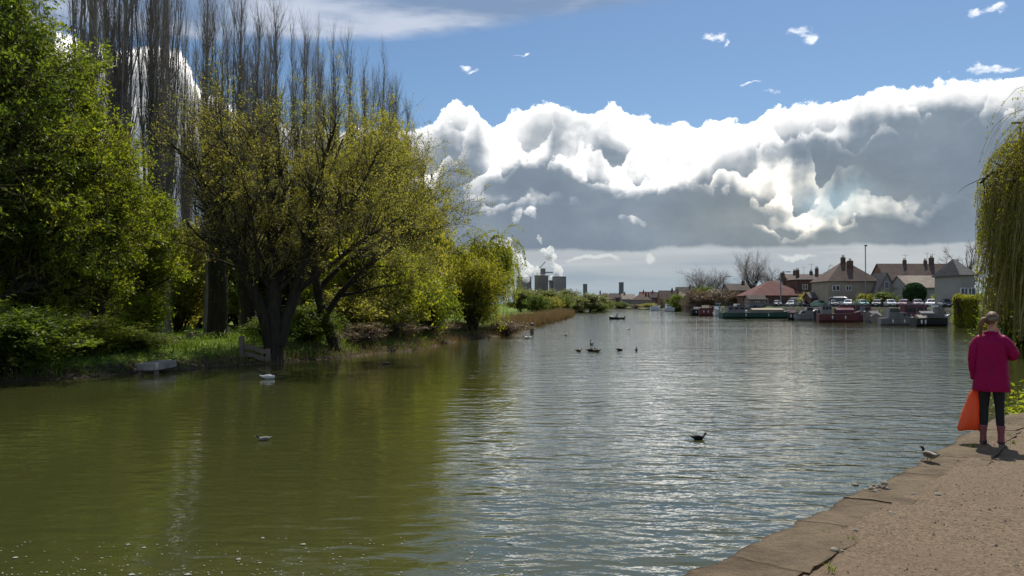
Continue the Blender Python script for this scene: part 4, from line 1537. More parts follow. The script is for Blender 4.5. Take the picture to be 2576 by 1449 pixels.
def hip_roof(L, Wd, ze, zr, ov=.35):
    mb = MB()
    a, b = L / 2 + ov, Wd / 2 + ov
    r = max(.2, L / 2 - Wd / 2)
    v = [(-a, -b, ze), (a, -b, ze), (a, b, ze), (-a, b, ze), (-r, 0, zr), (r, 0, zr), (-a, -b, ze - .15), (a, -b, ze - .15), (a, b, ze - .15), (-a, b, ze - .15)]
    mb.add(v, [[0, 1, 5, 4], [2, 3, 4, 5], [1, 2, 5], [3, 0, 4], [9, 8, 7, 6], [0, 6, 7, 1], [1, 7, 8, 2], [2, 8, 9, 3], [3, 9, 6, 0]])
    return mb


def window(parent, x, y, z, w, h, face=-1, mat=None):
    f = MB()
    b = .09
    for q in ((x, y, z + h / 2 - b / 2), (x, y, z - h / 2 + b / 2)):
        f.box(q, (w, .12, b))
    for q in ((x - w / 2 + b / 2, y, z), (x + w / 2 - b / 2, y, z), (x, y, z)):
        f.box(q, (b, .12, h - 2 * b))
    o = f.obj('window', mat or m_white, parent)
    MB().box((x, y + .02, z), (w - b, .03, h - b)).obj('pane', m_glass, o)
    return o


def chimney(parent, x, y, z0, z1, s=.7, mat=None, pots=2):
    o = MB().box((x, y, (z0 + z1) / 2), (s, s, z1 - z0)).obj('chimney', mat or m_walld, parent)
    for k in range(pots):
        MB().lathe((x + (k - (pots - 1) / 2) * .32, y, z1), [(.12, 0), (.10, .45), (.13, .5)], 8).obj('chimney_pot', m_wallb, o)
    return o


def aerial(parent, x, y, z, h=2.0):
    mb = MB()
    mb.tube([(x, y, z), (x, y, z + h)], .035, 5)
    mb.tube([(x - .7, y, z + h * .92), (x + .7, y, z + h * .92)], .025, 4)
    for k in range(5):
        mb.tube([(x - .6 + k * .3, y - .25, z + h * .92), (x - .6 + k * .3, y + .25, z + h * .92)], .015, 4)
    return mb.obj('aerial', m_black, parent)


def house(name, dx0, dx1, dy_eave, dy_ridge, D, depth, wall, roof, label, kind='gable', wins=(), chim=(), base=None, group=None, rz=0.0, cat='house', door=None, aer=()):
    """Walls between photo x dx0..dx1 at distance D; heights read from photo y."""
    a, b_ = at(dx0, 750, D), at(dx1, 750, D)
    cx = (a[0] + b_[0]) / 2
    L = b_[0] - a[0]
    z0 = gz(cx, D) if base is None else base
    ze, zr = at(dx0, dy_eave, D)[2] - z0, at(dx0, dy_ridge, D + depth / 2)[2] - z0
    t = empty(name, (cx, D + depth / 2, z0 - .1), label, cat, group, rz)
    if kind == 'gable':
        MB().box((0, 0, ze / 2 - .2), (L, depth, ze + .4)).obj('wall', wall, t)
        for sx in (-1, 1):
            MB().prism([(-depth / 2, ze), (depth / 2, ze), (0, zr - .05)], 'x', sx * L / 2 - .12, sx * L / 2 + .12).obj('gable_wall', wall, t)
        ro = gable_roof(L, depth, ze, zr).obj('roof', roof, t)
    elif kind == 'cross':      # gable end faces the river
        MB().box((0, 0, ze / 2 - .2), (L, depth, ze + .4)).obj('wall', wall, t)
        MB().prism([(-L / 2, ze), (L / 2, ze), (0, zr - .05)], 'y', -depth / 2 - .02, depth / 2).obj('gable_wall', wall, t)
        ro = gable_roof(depth, L, ze, zr).obj('roof', roof, t, rot=(0, 0, R(90)))
    else:
        MB().box((0, 0, ze / 2 - .2), (L, depth, ze + .4)).obj('wall', wall, t)
        ro = hip_roof(L, depth, ze, zr).obj('roof', roof, t)
    for fx, fz, w, h in wins:
        window(t, fx * L / 2, -depth / 2 - .04, ze * fz, w, h)
    for fx, fy, top_, s in chim:
        c = chimney(t, fx * L / 2, fy * depth / 2, ze * .9, zr + top_, s)
    for fx, fy, h in aer:
        aerial(t, fx * L / 2, fy * depth / 2, zr * .98, h)
    if door is not None:
        d = MB().box((door * L / 2, -depth / 2 - .04, 1.05), (.95, .1, 2.1)).obj('door', m_green, t)
        MB().box((door * L / 2 + .35, -depth / 2 - .12, 1.0), (.06, .06, .14)).obj('handle', m_steel, d)
    return t


W2 = [(-.55, .72, 1.3, 1.2), (.1, .72, 1.3, 1.2), (.65, .72, 1.3, 1.2), (-.5, .28, 1.5, 1.3), (.6, .28, 1.5, 1.3)]
W1 = [(-.5, .5, 1.3, 1.2), (.5, .5, 1.3, 1.2)]
# main river houses
house('brown_house', 2084, 2212, 706, 658, 170, 9.5, m_wallc, rf_brown, 'large cream house with broad brown hipped roof and tall mast behind', 'hip', wins=[(-.7, .74, 1.6, 1.1), (-.2, .74, 1.2, 1.1), (-.6, .32, 2.2, 1.3), (.5, .30, 1.6, 1.3)],
      chim=[(.12, -.3, .2, 1.0), (-.05, .0, 1.0, .8)], door=.1)
house('gabled_house', 2206, 2256, 735, 688, 167, 6, m_wallp, rf_grey, 'small white steep gable with one green window beside the cream house', 'cross', wins=[(0, 1.5, .9, 1.5)])
house('long_house', 2236, 2450, 712, 664, 186, 11, m_wallb, rf_brown, 'long brown tiled house with chimneys along its ridge', 'gable', wins=W2, chim=[(-.35, .0, 1.0, .7), (.30, 0, 1.6, .9), (.15, 0, .9, .6)], aer=[(-.33, 0, 2.6), (.33, 0, 2.8), (.2, 0, 3.0)])
house('bungalow', 2288, 2432, 722, 694, 160, 9, m_wallp, rf_pale, 'low pale bungalow with weathered tile roof behind the round topiary', 'gable', wins=[(-.7, .5, 1.4, 1.2), (-.1, .5, 1.8, 1.2), (.7, .5, 1.4, 1.2)], door=.4)
house('dark_house', 2005, 2095, 702, 692, 198, 9, m_walld, rf_dark, 'dark brick flat-topped house left of the large cream house', 'hip', wins=W2, chim=[(-.6, 0, 1.4, .7), (.5, 0, 1.8, .7)], aer=[(.2, 0, 3.2)])
house('red_roofed_house', 1890, 2030, 742, 706, 195, 12, m_walld, rf_red, 'low house under a big faded red hipped roof', 'hip', wins=W1, chim=[(.55, .2, .9, .8)])
house('corner_house', 2418, 2452, 690, 650, 128, 8, m_wallp, rf_grey, 'pale corner house with grey eaves peeping beside the big weeping willow', 'hip', wins=W1)
house('brick_house', 1958, 2010, 716, 706, 220, 9, m_walld, rf_dark, 'dark brick house behind the red roofed one', 'gable', wins=W1, chim=[(0, 0, 2.2, .8)])
house('back_house', 1986, 2080, 704, 690, 240, 10, m_wallb, rf_brown, 'brown roofed house far behind the dark brick houses', 'gable', wins=W1, chim=[(-.4, 0, 1.2, .8), (.5, 0, 1.0, .8)], aer=[(.1, 0, 2.6)])
house('back_house', 1836, 1900, 730, 714, 235, 9, m_drab, rf_dark, 'low dark roofed house left of the red roofed one', 'gable', wins=W1, chim=[(.4, 0, 1.0, .8)])
house('shed', 1885, 1925, 752, 742, 188, 4, m_drab, rf_dark, 'small dark shed in front of the red roofed house', 'gable', wins=[(0, .5, .9, .8)])
house('shed', 2040, 2084, 748, 736, 176, 4, m_walld, rf_grey, 'small grey roofed shed between dark house and cream house', 'gable', wins=[(0, .5, .9, .8)])
# smaller roofs along the far quay
FH = [(1500, 1548, 752, 737, 470, m_wallb, rf_brown, 'low brown cottage at the left end of the far quay'),
      (1536, 1570, 748, 738, 520, m_walld, rf_dark, 'dark roofed cottage below the taller tower block'),
      (1566, 1598, 752, 740, 480, m_wallp, rf_pale, 'pale gabled cottage on the far quay'),
      (1592, 1640, 754, 740, 470, m_drab, rf_brown, 'wide brown cottage on the far quay'),
      (1636, 1672, 748, 735, 500, m_walld, rf_dark, 'dark roofed house with one chimney on the far quay'),
      (1662, 1706, 752, 731, 420, m_wallb, rf_brown, 'brown house with steep roof on the far quay'),
      (1700, 1738, 750, 733, 400, m_drab, rf_pale, 'pale roofed house before the brown scrub'),
      (1706, 1752, 740, 722, 430, m_wallp, rf_grey, 'grey roofed house behind the pale roofed one'),
      (1612, 1650, 746, 734, 560, m_wallp, rf_red, 'red roofed house farthest back on the far quay'),
      (1846, 1902, 740, 726, 260, m_drab, rf_dark, 'drab house under the round bare tree'),
      (1734, 1800, 756, 738, 300, m_drab, rf_brown, 'low brown house beneath the wide bare tree'),
      (1792, 1856, 756, 738, 280, m_drab, rf_brown, 'low brown shed-like house right of the street lamp')]
for i, (x0, x1, ye, yr, D, wl, rf, lab) in enumerate(FH):
    house('far_house', x0, x1, ye, yr, D, 9, wl, rf, lab, 'gable' if i % 3 else 'hip', wins=W1, chim=[(.5 if i % 2 else -.5, 0, 1.1, .8)], group='houses along the far quay')

# mast, lamp, poles
g = at(2178, 750, 163)
z0 = gz(g[0], 163)
t = empty('mast', (g[0], 163, z0), 'tall thin mast rising behind the cream house', 'mast')
zt = at(2178, 618, 163)[2] - z0
MB().tube([(0, 0, 0), (0, 0, zt)], .10, 6).obj('pole', m_steel, t)
MB().box((.1, 0, zt), (.5, .3, .25)).obj('head', m_black, t)
for dx, D, dyt, nm, lab in [(1820, 250, 697, 'street_lamp', 'tall grey street lamp beside the wide bare tree'), (1964, 190, 686, 'street_lamp', 'grey street lamp left of the dark brick house')]:
    g = at(dx, 750, D)
    z0 = gz(g[0], D)
    t = empty(nm, (g[0], D, z0), lab, 'street lamp', 'street lamps along the quay')
    zt = at(dx, dyt, D)[2] - z0
    MB().tube([(0, 0, 0), (0, 0, zt)], [.17, .12], 8).obj('pole', m_steel, t)
    MB().tube([(0, 0, zt - .1), (.5, 0, zt + .15), (1.5, 0, zt + .2)], .08, 6).obj('arm', m_steel, t)
    MB().box((1.9, 0, zt + .2), (1.1, .4, .22), bevel=.08).obj('lamp_head', m_conc, t)
for dx, D, dyt, lab in [(2576, 58, 300, 'thin reddish pole rising above the big weeping willow at the right edge')]:
    g = at(2572, 750, 64)
    z0 = gz(g[0], 64)
    t = empty('pole', (g[0], 64, z0), lab, 'pole')
    zt = at(2572, 306, 64)[2] - z0
    MB().tube([(0, 0, 0), (0, 0, zt)], [.14, .08], 8).obj('shaft', plain('rusty_steel', (.22, .10, .07), .7, .3, 3), t)
    MB().box((-.35, 0, zt - .1), (.7, .12, .12)).obj('bracket', m_black, t)

# bare trees in the town
def bare_tree(dx, D, dyt, dyb, rad, seed, label, broad=1.0, group=None):
    rng = np.random.default_rng(seed)
    x = (dx * DS - 512) / F_PX * D
    z0 = gz(x, D)
    h = height_to(dx, dyt, D, z0)
    t = empty('bare_tree', (x, D, z0 - .1), label, 'tree', group)
    lp = np.column_stack([np.zeros((6, 2)), np.linspace(-.2, h * .5, 6)])[None]
    lr = np.linspace(h * .028, h * .018, 6)[None]
    l1, r1 = spawn(rng, lp, lr, 11, .5, 1, (15, 60), (h * .4, h * .62), 7, .28, .09, .04, .6, h * .006)
    b1, q1 = spawn(rng, l1, r1, 90, .2, 1, (22, 50), (rad * .3, rad * .62), 5, .16, .12, .03, .55, h * .0028)
    b2, q2 = spawn(rng, b1, q1, 900, .2, 1, (20, 50), (rad * .14, rad * .32), 4, .12, .14, .02, .6, h * .0016)
    tw, qt = spawn(rng, b2, q2, 3600, .2, 1, (20, 50), (rad * .07, rad * .17), 3, .10, .14, 0, .7, h * .0010)
    place_mesh('trunk', tubes(lp, lr, 8), bark_dark, t, True)
    place_mesh('branches', join([tubes(l1, r1, 5), tubes(b1, q1, 4)]), bark_dark, t)
    place_mesh('twigs', join([tubes(b2, q2, 2), tubes(tw, qt, 2)]), bark_twig, t)


bare_tree(1897, 230, 666, 720, 8.5, 101, 'round bare tree standing tall behind the far roofs')
bare_tree(1932, 236, 690, 720, 5.5, 102, 'smaller bare tree touching the right side of the round one')
bare_tree(1762, 265, 697, 730, 8.5, 103, 'wide bare tree left of the tall street lamp')
bare_tree(1800, 268, 700, 730, 8.0, 104, 'wide bare tree around the tall street lamp')
bare_tree(2085, 200, 672, 700, 3.5, 105, 'thin bare sapling on the skyline left of the cream house')
bare_tree(2432, 150, 622, 650, 3.2, 106, 'dark twiggy treetop over the corner house beside the willow')

# green things on the quay
def quay_bush(kind, dx, D, dyt, rr, lab, cat='bush', nm=None, squash=1.0):
    src = SHR[kind]
    o = copy_tree(src)
    x = (dx * DS - 512) / F_PX * D
    z0 = gz(x, D)
    o.location = (x, D, z0 - .05)
    o.scale = (rr / 2.3, rr / 2.3 * .7, max(.6, height_to(dx, dyt, D, z0)) / 3.4)
    o.rotation_euler = (0, 0, dx * .41)
    tag(o, lab, cat, 'bushes on the town quay')


for kd, dx, D, dyt, rr, lab in [('brown', 1745, 240, 734, 7, 'brown scrub under the wide bare tree'), ('brown', 1800, 236, 732, 7, 'brown scrub beside the tall street lamp'), ('deep', 1772, 246, 728, 6, 'dark scrub between the two wide bare trees'),
                                ('brown', 1850, 232, 736, 5, 'dry brown scrub under the round bare tree'), ('deep', 1700, 330, 748, 6, 'low dark scrub at the corner of the far quay'),
                                ('deep', 1350, 236, 748, 5, 'dark green bush at the back of the reed spit, left'), ('olive', 1385, 246, 750, 5, 'olive bush at the back of the reed spit, middle'), ('deep', 1420, 256, 752, 5, 'dark green bush at the tip of the reed spit'), ('green', 1460, 296, 754, 6, 'light green bush under the far trees beyond the reed tip'), ('deep', 1500, 330, 756, 6, 'dark bush at the foot of the far trees, right end'), ('deep', 1560, 440, 762, 7, 'low green scrub on the far bank below the cottages'), ('deep', 1510, 450, 764, 7, 'low green scrub at the left of the far bank'),
                                ('olive', 1640, 430, 764, 7, 'low olive scrub on the far bank near the corner'), ('brown', 1600, 436, 766, 6, 'dry scrub on the far bank between green patches'),
                                ('olive', 2035, 186, 738, 3.2, 'olive bush below the dark brick house'), ('olive', 2068, 178, 734, 2.6, 'olive bush before the cream house corner'),
                                ('deep', 2225, 160, 739, 4.2, 'dark green bush below the white gable'), ('olive', 2180, 163, 742, 3.0, 'low olive bush below the cream house'),
                                ('gold', 2420, 134, 732, 3.6, 'yellow green bush at the bungalow end'), ('deep', 2370, 147, 741, 3.0, 'dark low bush before the bungalow')]:
    quay_bush(kd, dx, D, dyt, rr, lab)
# round topiary
g = at(2301, 750, 153)
rng = np.random.default_rng(3)
z0 = gz(g[0], 153)
t = empty('topiary_bush', (g[0], 153, z0), 'dark round clipped topiary bush before the bungalow', 'bush')
hb = at(2301, 711, 153)[2] - z0
n = 16000
d = unit(rng.normal(size=(n, 3)))
p = d * np.array((2.1, 2.1, hb * .42)) * rng.uniform(.80, 1.03, (n, 1)) + np.array((0, 0, hb * .58))
a = unit(rng.normal(size=(n, 3)))
b_ = unit(np.cross(a, rng.normal(size=(n, 3))))
s = rng.uniform(.07, .15, (n, 1))
link('foliage', np_mesh('foliage', np.stack([p - a * s, p + b_ * s * .5, p + a * s, p - b_ * s * .5], 1).reshape(-1, 3), np.arange(n * 4).reshape(n, 4), leaf_mat('clipped_leaf', (.015, .05, .014), (.03, .09, .022), .2)), t)
MB().tube([(0, 0, -.1), (0, 0, hb * .4)], .14, 8).obj('trunk', bark_dark, t)

# clipped hedge by the willow, made of leaves over a dark inside
g0, g1 = at(2392, 750, 106), at(2470, 750, 100)
rng = np.random.default_rng(4)
L = g1[0] - g0[0]
z0 = .1
t = empty('hedge', ((g0[0] + g1[0]) / 2, 103, z0), 'overhanging yellow green hedge at the waterside left of the big weeping willow', 'hedge')
hh = at(2420, 742, 103)[2] - z0
n = 52000
p = np.column_stack([rng.uniform(-L / 2, L / 2, n), rng.uniform(-2.2, 2.2, n), rng.random(n) ** .8 * hh])
p[:, 2] *= 1 - .12 * vnoise(p[:, :2], .7, 40)
p += rng.normal(size=(n, 3)) * .15
a = unit(rng.normal(size=(n, 3)))
b_ = unit(np.cross(a, rng.normal(size=(n, 3))))
s = rng.uniform(.07, .16, (n, 1))
link('foliage', np_mesh('foliage', np.stack([p - a * s, p + b_ * s * .5, p + a * s, p - b_ * s * .5], 1).reshape(-1, 3), np.arange(n * 4).reshape(n, 4), leaf_gold), t)
sp, sr = [], []
for k in range(40):
    x, y = rng.uniform(-L / 2, L / 2), rng.uniform(-1.5, 1.5)
    sp.append(smooth_line([(x, y, -.3), (x + rng.normal() * .3, y, hh * .5), (x + rng.normal() * .6, y + rng.normal() * .5, hh * .92)], 5))
    sr.append(np.linspace(.06, .02, 5))
place_mesh('stems', tubes(np.stack(sp), np.stack(sr), 4), bark_dark, t)

# ------------------------------------------------------------------ parked cars
def paint(name, c, rough=.28):
    m, nt = new_mat(name)
    n = nt.node('ShaderNodeBsdfPrincipled')
    tc = nt.node('ShaderNodeTexCoord')
    d = nt.noise(tc.outputs['Object'], 2.0, 4, .6)
    nt.put(n.inputs['Base Color'], nt.mix(nt.step(d, .45, .75) * .25, c, (.20, .18, .15)))
    nt.put(n.inputs['Roughness'], nt.step(d, .3, .7, rough - .05, rough + .15))
    n.inputs['Coat Weight'].default_value = .6
    n.inputs['Coat Roughness'].default_value = .08
    finish(nt, n.outputs[0])
    return m


P_ = {'silver': paint('silver_paint', (.42, .43, .44)), 'black': paint('black_paint', (.015, .015, .018)), 'red': paint('dark_red_paint', (.16, .02, .025)), 'grey': paint('grey_paint', (.10, .11, .12)),
      'white': paint('white_car_paint', (.72, .72, .72)), 'blue': paint('dark_blue_paint', (.02, .035, .09)), 'teal': paint('green_car_paint', (.03, .20, .15)), 'plum': paint('plum_paint', (.10, .025, .055))}
m_tyre = plain('tyre_rubber', (.018, .018, .018), .85, .2, 8)
m_rim = plain('wheel_rim', (.35, .35, .36), .35, .1, 8, .8)
m_lamp, nt = new_mat('headlamp_glass')
finish(nt, pbr(nt, (.55, .56, .58), .12, spec=.7))
m_cglass, nt = new_mat('car_glass')
finish(nt, pbr(nt, (.02, .024, .027), .09, spec=.8))


def car_proto(kind):
    """Nose towards -y (towards the river)."""
    t = empty('parked_car', (0, 0, 0))
    van = kind == 'van'
    Wd, Ln, Hh = (1.9, 4.8, 2.05) if van else (1.76, 4.2, 1.47)
    # body: half outline lofted across the width (y along the length, z up)
    if van:
        low = [(-2.4, .32), (-2.42, .62), (-2.30, .98), (-1.75, 1.12), (2.38, 1.15), (2.4, .6), (2.36, .32)]
        top = [(-1.72, 1.12), (-1.05, 1.95), (-.6, 2.04), (2.1, 2.04), (2.36, 1.9), (2.38, 1.15)]
    else:
        low = [(-2.05, .30), (-2.1, .52), (-1.98, .74), (-1.05, .93), (1.75, .96), (2.06, .86), (2.1, .5), (2.04, .30)]
        top = [(-1.05, .93), (-.38, 1.36), (.05, 1.46), (.75, 1.45), (1.35, 1.22), (1.75, .96)]

    def strip(prof, xs):
        return [[(x * (1 - .04 * (z - .3) * (1 if abs(x) > .6 else 0)), y, z - dz) for y, z in prof] for x, dz in xs]
    h = Wd / 2
    body = MB()
    body.loft(strip(low, [(-h, .03), (-h + .10, 0), (0, -.015), (h - .10, 0), (h, .03)]), cap=True)
    body.obj('body', None, t, smooth=False)
    roofxs = [(-h + .20, .06), (-h + .34, 0), (0, -.03), (h - .34, 0), (h - .20, .06)]
    cab = MB()
    cab.loft(strip(top, roofxs), cap=True)
    cab.obj('cabin', None, t)
    # windscreen, curved
    (y0, z0), (y1, z1) = top[0], top[1]
    ws = MB()
    rows = []
    for f in (.1, .5, .94):
        row = []
        for k in range(7):
            x = -h + .34 + (Wd - .68) * k / 6
            cv = .07 * (1 - (2 * k / 6 - 1) ** 2) + .02
            row.append((x, y0 + (y1 - y0) * f - cv, z0 + (z1 - z0) * f + cv * .75 + .012))
        rows.append(row)
    ws.loft(rows, cap=False, closed=False)
    link('windscreen', ws.mesh('windscreen', m_cglass, True, False), t)
    for sx in (-1, 1):
        sw = MB()
        zt = top[2][1]
        zb = top[0][1]
        ya, yb = top[1][0] + .15, top[-2][0] + .1
        x = sx * (h - .175)
        sw.add([(x + sx * .03, ya - .35, zb + .06), (x + sx * .03, yb, zb + .06), (x - sx * .03, yb - .25, zt - .12), (x - sx * .03, ya + .05, zt - .12)], [[0, 1, 2, 3]])
        link('side_window', sw.mesh('side_window', m_cglass, False, False), t)
        MB().ball((sx * (h - .32), low[1][0] + .08, low[2][1] - .10), (.20, .12, .09), 10, 5).obj('headlight', m_lamp, t, smooth=True)
        MB().box((sx * (h + .04), top[0][0] + .12, top[0][1] + .06), (.18, .10, .12), bevel=.03).obj('mirror', m_black, t)
        for yy in ((-1.3, 1.32) if not van else (-1.55, 1.5)):
            w = MB()
            w.tube([(sx * (h - .19), yy, .31), (sx * (h + .005), yy, .31)], .31, 18)
            wo = w.obj('wheel', m_tyre, t)
            MB().tube([(sx * (h - .02), yy, .31), (sx * (h + .012), yy, .31)], .19, 14).obj('rim', m_rim, wo)
    MB().box((0, low[1][0] + .0, .42), (Wd * .8, .10, .16), bevel=.04).obj('bumper', m_black, t)
    MB().box((0, low[1][0] - .055, .46), (.52, .02, .11)).obj('number_plate', m_white, t)
    return t


CP = {'car': car_proto('car'), 'van': car_proto('van')}
used = set()
CARS = [  # photo x, depth, kind, paint, turn (deg), words
    (1955, 187, 'car', 'grey', 8, 'grey car parked leftmost at the start of the quay row'),
    (1990, 183, 'car', 'silver', -10, 'silver car second in the quay row below the red roof'),
    (2026, 179, 'car', 'black', 14, 'black car third in the quay row, glinting windscreen'),
    (2062, 173, 'car', 'teal', 35, 'green car turned aside in the quay row'),
    (2098, 167, 'car', 'blue', 6, 'dark blue car left of the white car in the quay row'),
    (2134, 161, 'car', 'white', -8, 'white car in the quay row before the cream house'),
    (2170, 157, 'car', 'teal', 12, 'green car right of the white one in the quay row'),
    (2206, 155, 'car', 'black', -5, 'black car parked below the white gable'),
    (2240, 150, 'car', 'silver', 10, 'silver car parked left of the red pair'),
    (2274, 147, 'car', 'red', -12, 'dark red car below the round topiary bush'),
    (2308, 143, 'car', 'plum', 6, 'plum car next to the dark red one'),
    (2344, 138, 'car', 'white', -6, 'white car parked near the right end of the quay row'),
    (2380, 132, 'car', 'grey', 10, 'grey car parked last before the hedge'),
    (2118, 167, 'van', 'white', 75, 'white van parked sideways below the cream house'),
    (2012, 192, 'van', 'silver', 60, 'silver van standing back below the dark brick house'),
    (2225, 163, 'van', 'silver', 80, 'silver grey van half behind the clipped bush'),
]
for i, (dx, D, kd, pc, tr, lab) in enumerate(CARS):
    o = CP[kd] if kd not in used else copy_tree(CP[kd])
    used.add(kd)
    x = (dx * DS - 512) / F_PX * D
    o.location = (x, D, gz(x, D))
    face = math.atan2(x, D)
    o.rotation_euler = (0, 0, -face + R(tr))
    tag(o, lab, 'van' if kd == 'van' else 'car', 'cars parked along the quay')
    for c in o.children:
        if c.name.split('.')[0] in ('body', 'cabin'):
            me = bpy.data.meshes.get(f'{kd}_{pc}_' + c.name.split('.')[0])
            if me is None:
                me = c.data.copy()
                me.name = f'{kd}_{pc}_' + c.name.split('.')[0]
                me.materials.clear()
                me.materials.append(P_[pc])
            c.data = me

# ------------------------------------------------------------------ boats
m_hull_dark = plain('black_hull', (.025, .025, .028), .45, .3, .8)
m_hull_grey = plain('grey_hull', (.20, .195, .19), .55, .25, .6)
m_hull_red = plain('maroon_hull', (.13, .035, .035), .5, .3, .6)
m_hull_green = plain('green_hull', (.025, .075, .055), .5, .3, .6)
m_hull_white = plain('white_hull', (.66, .66, .63), .4, .1, .6)
m_tan = plain('weathered_tan', (.26, .21, .155), .8, .25, .7)
m_canvas = plain('grey_canvas', (.16, .15, .16), .85, .2, .8)
m_plumc = plain('plum_cover', (.13, .045, .065), .85, .25, .6)
m_wood = plain('weathered_timber', (.20, .16, .125), .85, .3, 1.5, stretch=(1, 1, .3))


def boat(kind, dxa, dxb, dyw, dyt, label, hull, top_, turn=0.0, flip=False):
    """Length between photo x dxa..dxb, waterline at photo y dyw, roof at dyt. Bow towards +x, or -x when flipped."""
    c = on_water((dxa + dxb) / 2, dyw)
    D = c[1]
    Ln = (dxb - dxa) * DS / F_PX * D
    H = at(dxa, dyt, D)[2]
    B = min(3.6, max(1.7, Ln * .24))
    fb = {'cruiser': .42, 'barge': .52, 'open': .75, 'narrow': .48}[kind] * H
    t = empty(kind + '_boat' if kind != 'barge' else 'river_barge', (c[0], D + B * .3, 0), label, 'boat', 'boats moored along the right bank', R(turn) + (math.pi if flip else 0))
    # hull
    rings = []
    raked = kind in ('cruiser',)
    for f, w, sh in [(-.5, .80, 0), (-.47, .88, 0), (-.25, 1, 0), (.1, 1, .02), (.3, .82, .10), (.42, .45, .22), (.5, .05, .34)]:
        y = B / 2 * w
        x = f * Ln
        zt = fb * (1 + sh)
        xr = x if f < .3 else x - (.5 if raked else .25) * (f - .3) * Ln * .4
        rings.append([(xr, -y * .55, -.25), (x, -y * .95, fb * .25), (x, -y, zt), (x, -y * .90, zt), (x, y * .90, zt), (x, y, zt), (x, y * .95, fb * .25), (xr, y * .55, -.25)])
    ho = MB().loft(rings).obj('hull', hull, t, smooth=False)
    rub = MB()
    rub.tube([(r[2][0], r[2][1], r[2][2] - .08) for r in rings], .05, 5)
    rub.tube([(r[5][0], r[5][1], r[5][2] - .08) for r in rings], .05, 5)
    rub.obj('gunwale', m_tan if hull is not m_hull_white else m_hull_dark, t)
    if kind == 'cruiser':
        z = fb
        x0, x1 = -.30 * Ln, .22 * Ln
        hc = (H - fb)
        for nm, xa, xb, zb, zt_, sl, mt in [('cabin', x0 + .26 * Ln, x1 + .1 * Ln, z, z + hc * .55, .16 * Ln, top_), ('wheelhouse', x0, x0 + .32 * Ln, z, z + hc, .07 * Ln, top_)]:
            y = B * .40
            MB().loft([[(xa, -y, zb), (xb, -y * .8, zb), (xb, y * .8, zb), (xa, y, zb)], [(xa + .03 * Ln, -y * .88, zt_), (xb - sl, -y * .72, zt_), (xb - sl, y * .72, zt_), (xa + .03 * Ln, y * .88, zt_)]]).obj(nm, mt, t)
        xw = x0 + .32 * Ln
        for sy in (-1, 1):
            for k in range(3):
                xa = x0 + .05 * Ln + k * .075 * Ln
                MB().box((xa + .03 * Ln, sy * B * .372, z + hc * .72), (.055 * Ln, .05, hc * .28)).obj('window', m_glass, t)
            for k in range(2):
                MB().box((x0 + .42 * Ln + k * .1 * Ln, sy * B * .355, z + hc * .32), (.07 * Ln, .05, hc * .2)).obj('window', m_glass, t)
        MB().add([(xw - .002 * Ln, -B * .30, z + hc * .58), (xw - .002 * Ln, B * .30, z + hc * .58), (xw - .045 * Ln, B * .28, z + hc * .95), (xw - .045 * Ln, -B * .28, z + hc * .95)], [[0, 1, 2, 3]]).obj('windscreen', m_cglass, t)
        ra = MB()
        for f in (.2, .3, .4):
            for sy in (-1, 1):
                ra.tube([(f * Ln, sy * B * .36 * (1.25 - f * 1.6), fb), (f * Ln, sy * B * .36 * (1.25 - f * 1.6), fb + .5)], .02, 4)
        for sy in (-1, 1):
            ra.tube([(f * Ln, sy * B * .36 * (1.25 - f * 1.6), fb + .5) for f in (.2, .3, .4)], .02, 4)
        ra.obj('rail', m_steel, t)
    elif kind in ('narrow',):
        y = B * .42
        x0, x1 = -.38 * Ln, .30 * Ln
        MB().loft([[(x0, -y, fb), (x1, -y, fb), (x1, y, fb), (x0, y, fb)], [(x0 + .1, -y * .82, H * .97), (x1 - .2, -y * .82, H * .97), (x1 - .2, y * .82, H * .97), (x0 + .1, y * .82, H * .97)]]).obj('cabin', top_, t)
        MB().box(((x0 + x1) / 2, 0, H * .985), (x1 - x0 + .1, y * 1.75, .06)).obj('roof', m_canvas, t)
        nw = max(3, int((x1 - x0) / 2.2))
        for k in range(nw):
            for sy in (-1, 1):
                MB().box((x0 + (k + .6) * (x1 - x0) / (nw + .2), sy * y * .93, (fb + H) / 2), (.85, .06, (H - fb) * .42)).obj('window', m_glass, t)
        for k in range(3):
            MB().lathe((x0 + (x1 - x0) * (.2 + .3 * k), 0, H), [(.10, 0), (.14, .08), (.05, .18)], 8).obj('vent', m_steel, t)
        MB().tube([(x0 + .8, 0, H), (x0 + .8, 0, H + .6)], .06, 6).obj('flue', m_black, t)
    elif kind == 'barge':
        y = B * .34
        x0, x1 = -.10 * Ln, .32 * Ln
        prof = [(-y, fb), (-y, fb + (H - fb) * .45), (0, fb + (H - fb) * .7), (y, fb + (H - fb) * .45), (y, fb)]
        MB().prism(prof, 'x', x0, x1).obj('hold_cover', top_, t)
        xa, xb = -.42 * Ln, -.20 * Ln
        wh = MB().box(((xa + xb) / 2, 0, (fb + H) / 2), (xb - xa, B * .62, H - fb)).obj('wheelhouse', m_hull_grey, t)
        MB().box(((xa + xb) / 2, 0, H + .04), (xb - xa + .3, B * .70, .09)).obj('roof', m_canvas, t)
        for k in range(3):
            MB().box((xa + (k + .5) * (xb - xa) / 3, -B * .315, fb + (H - fb) * .66), ((xb - xa) / 3 * .7, .05, (H - fb) * .36)).obj('window', m_glass, t)
        MB().tube([(.38 * Ln, 0, fb), (.38 * Ln, 0, H * 1.12)], .06, 6).obj('mast', m_wood, t)
    else:
        for k in range(3):
            MB().box((-.3 * Ln + k * .27 * Ln, 0, fb * .8), (.28, B * .86, .06)).obj('thwart', m_wood, t)
        MB().prism([(-B * .40, fb), (0, H), (B * .40, fb)], 'x', -.32 * Ln, .18 * Ln).obj('cover', top_, t)
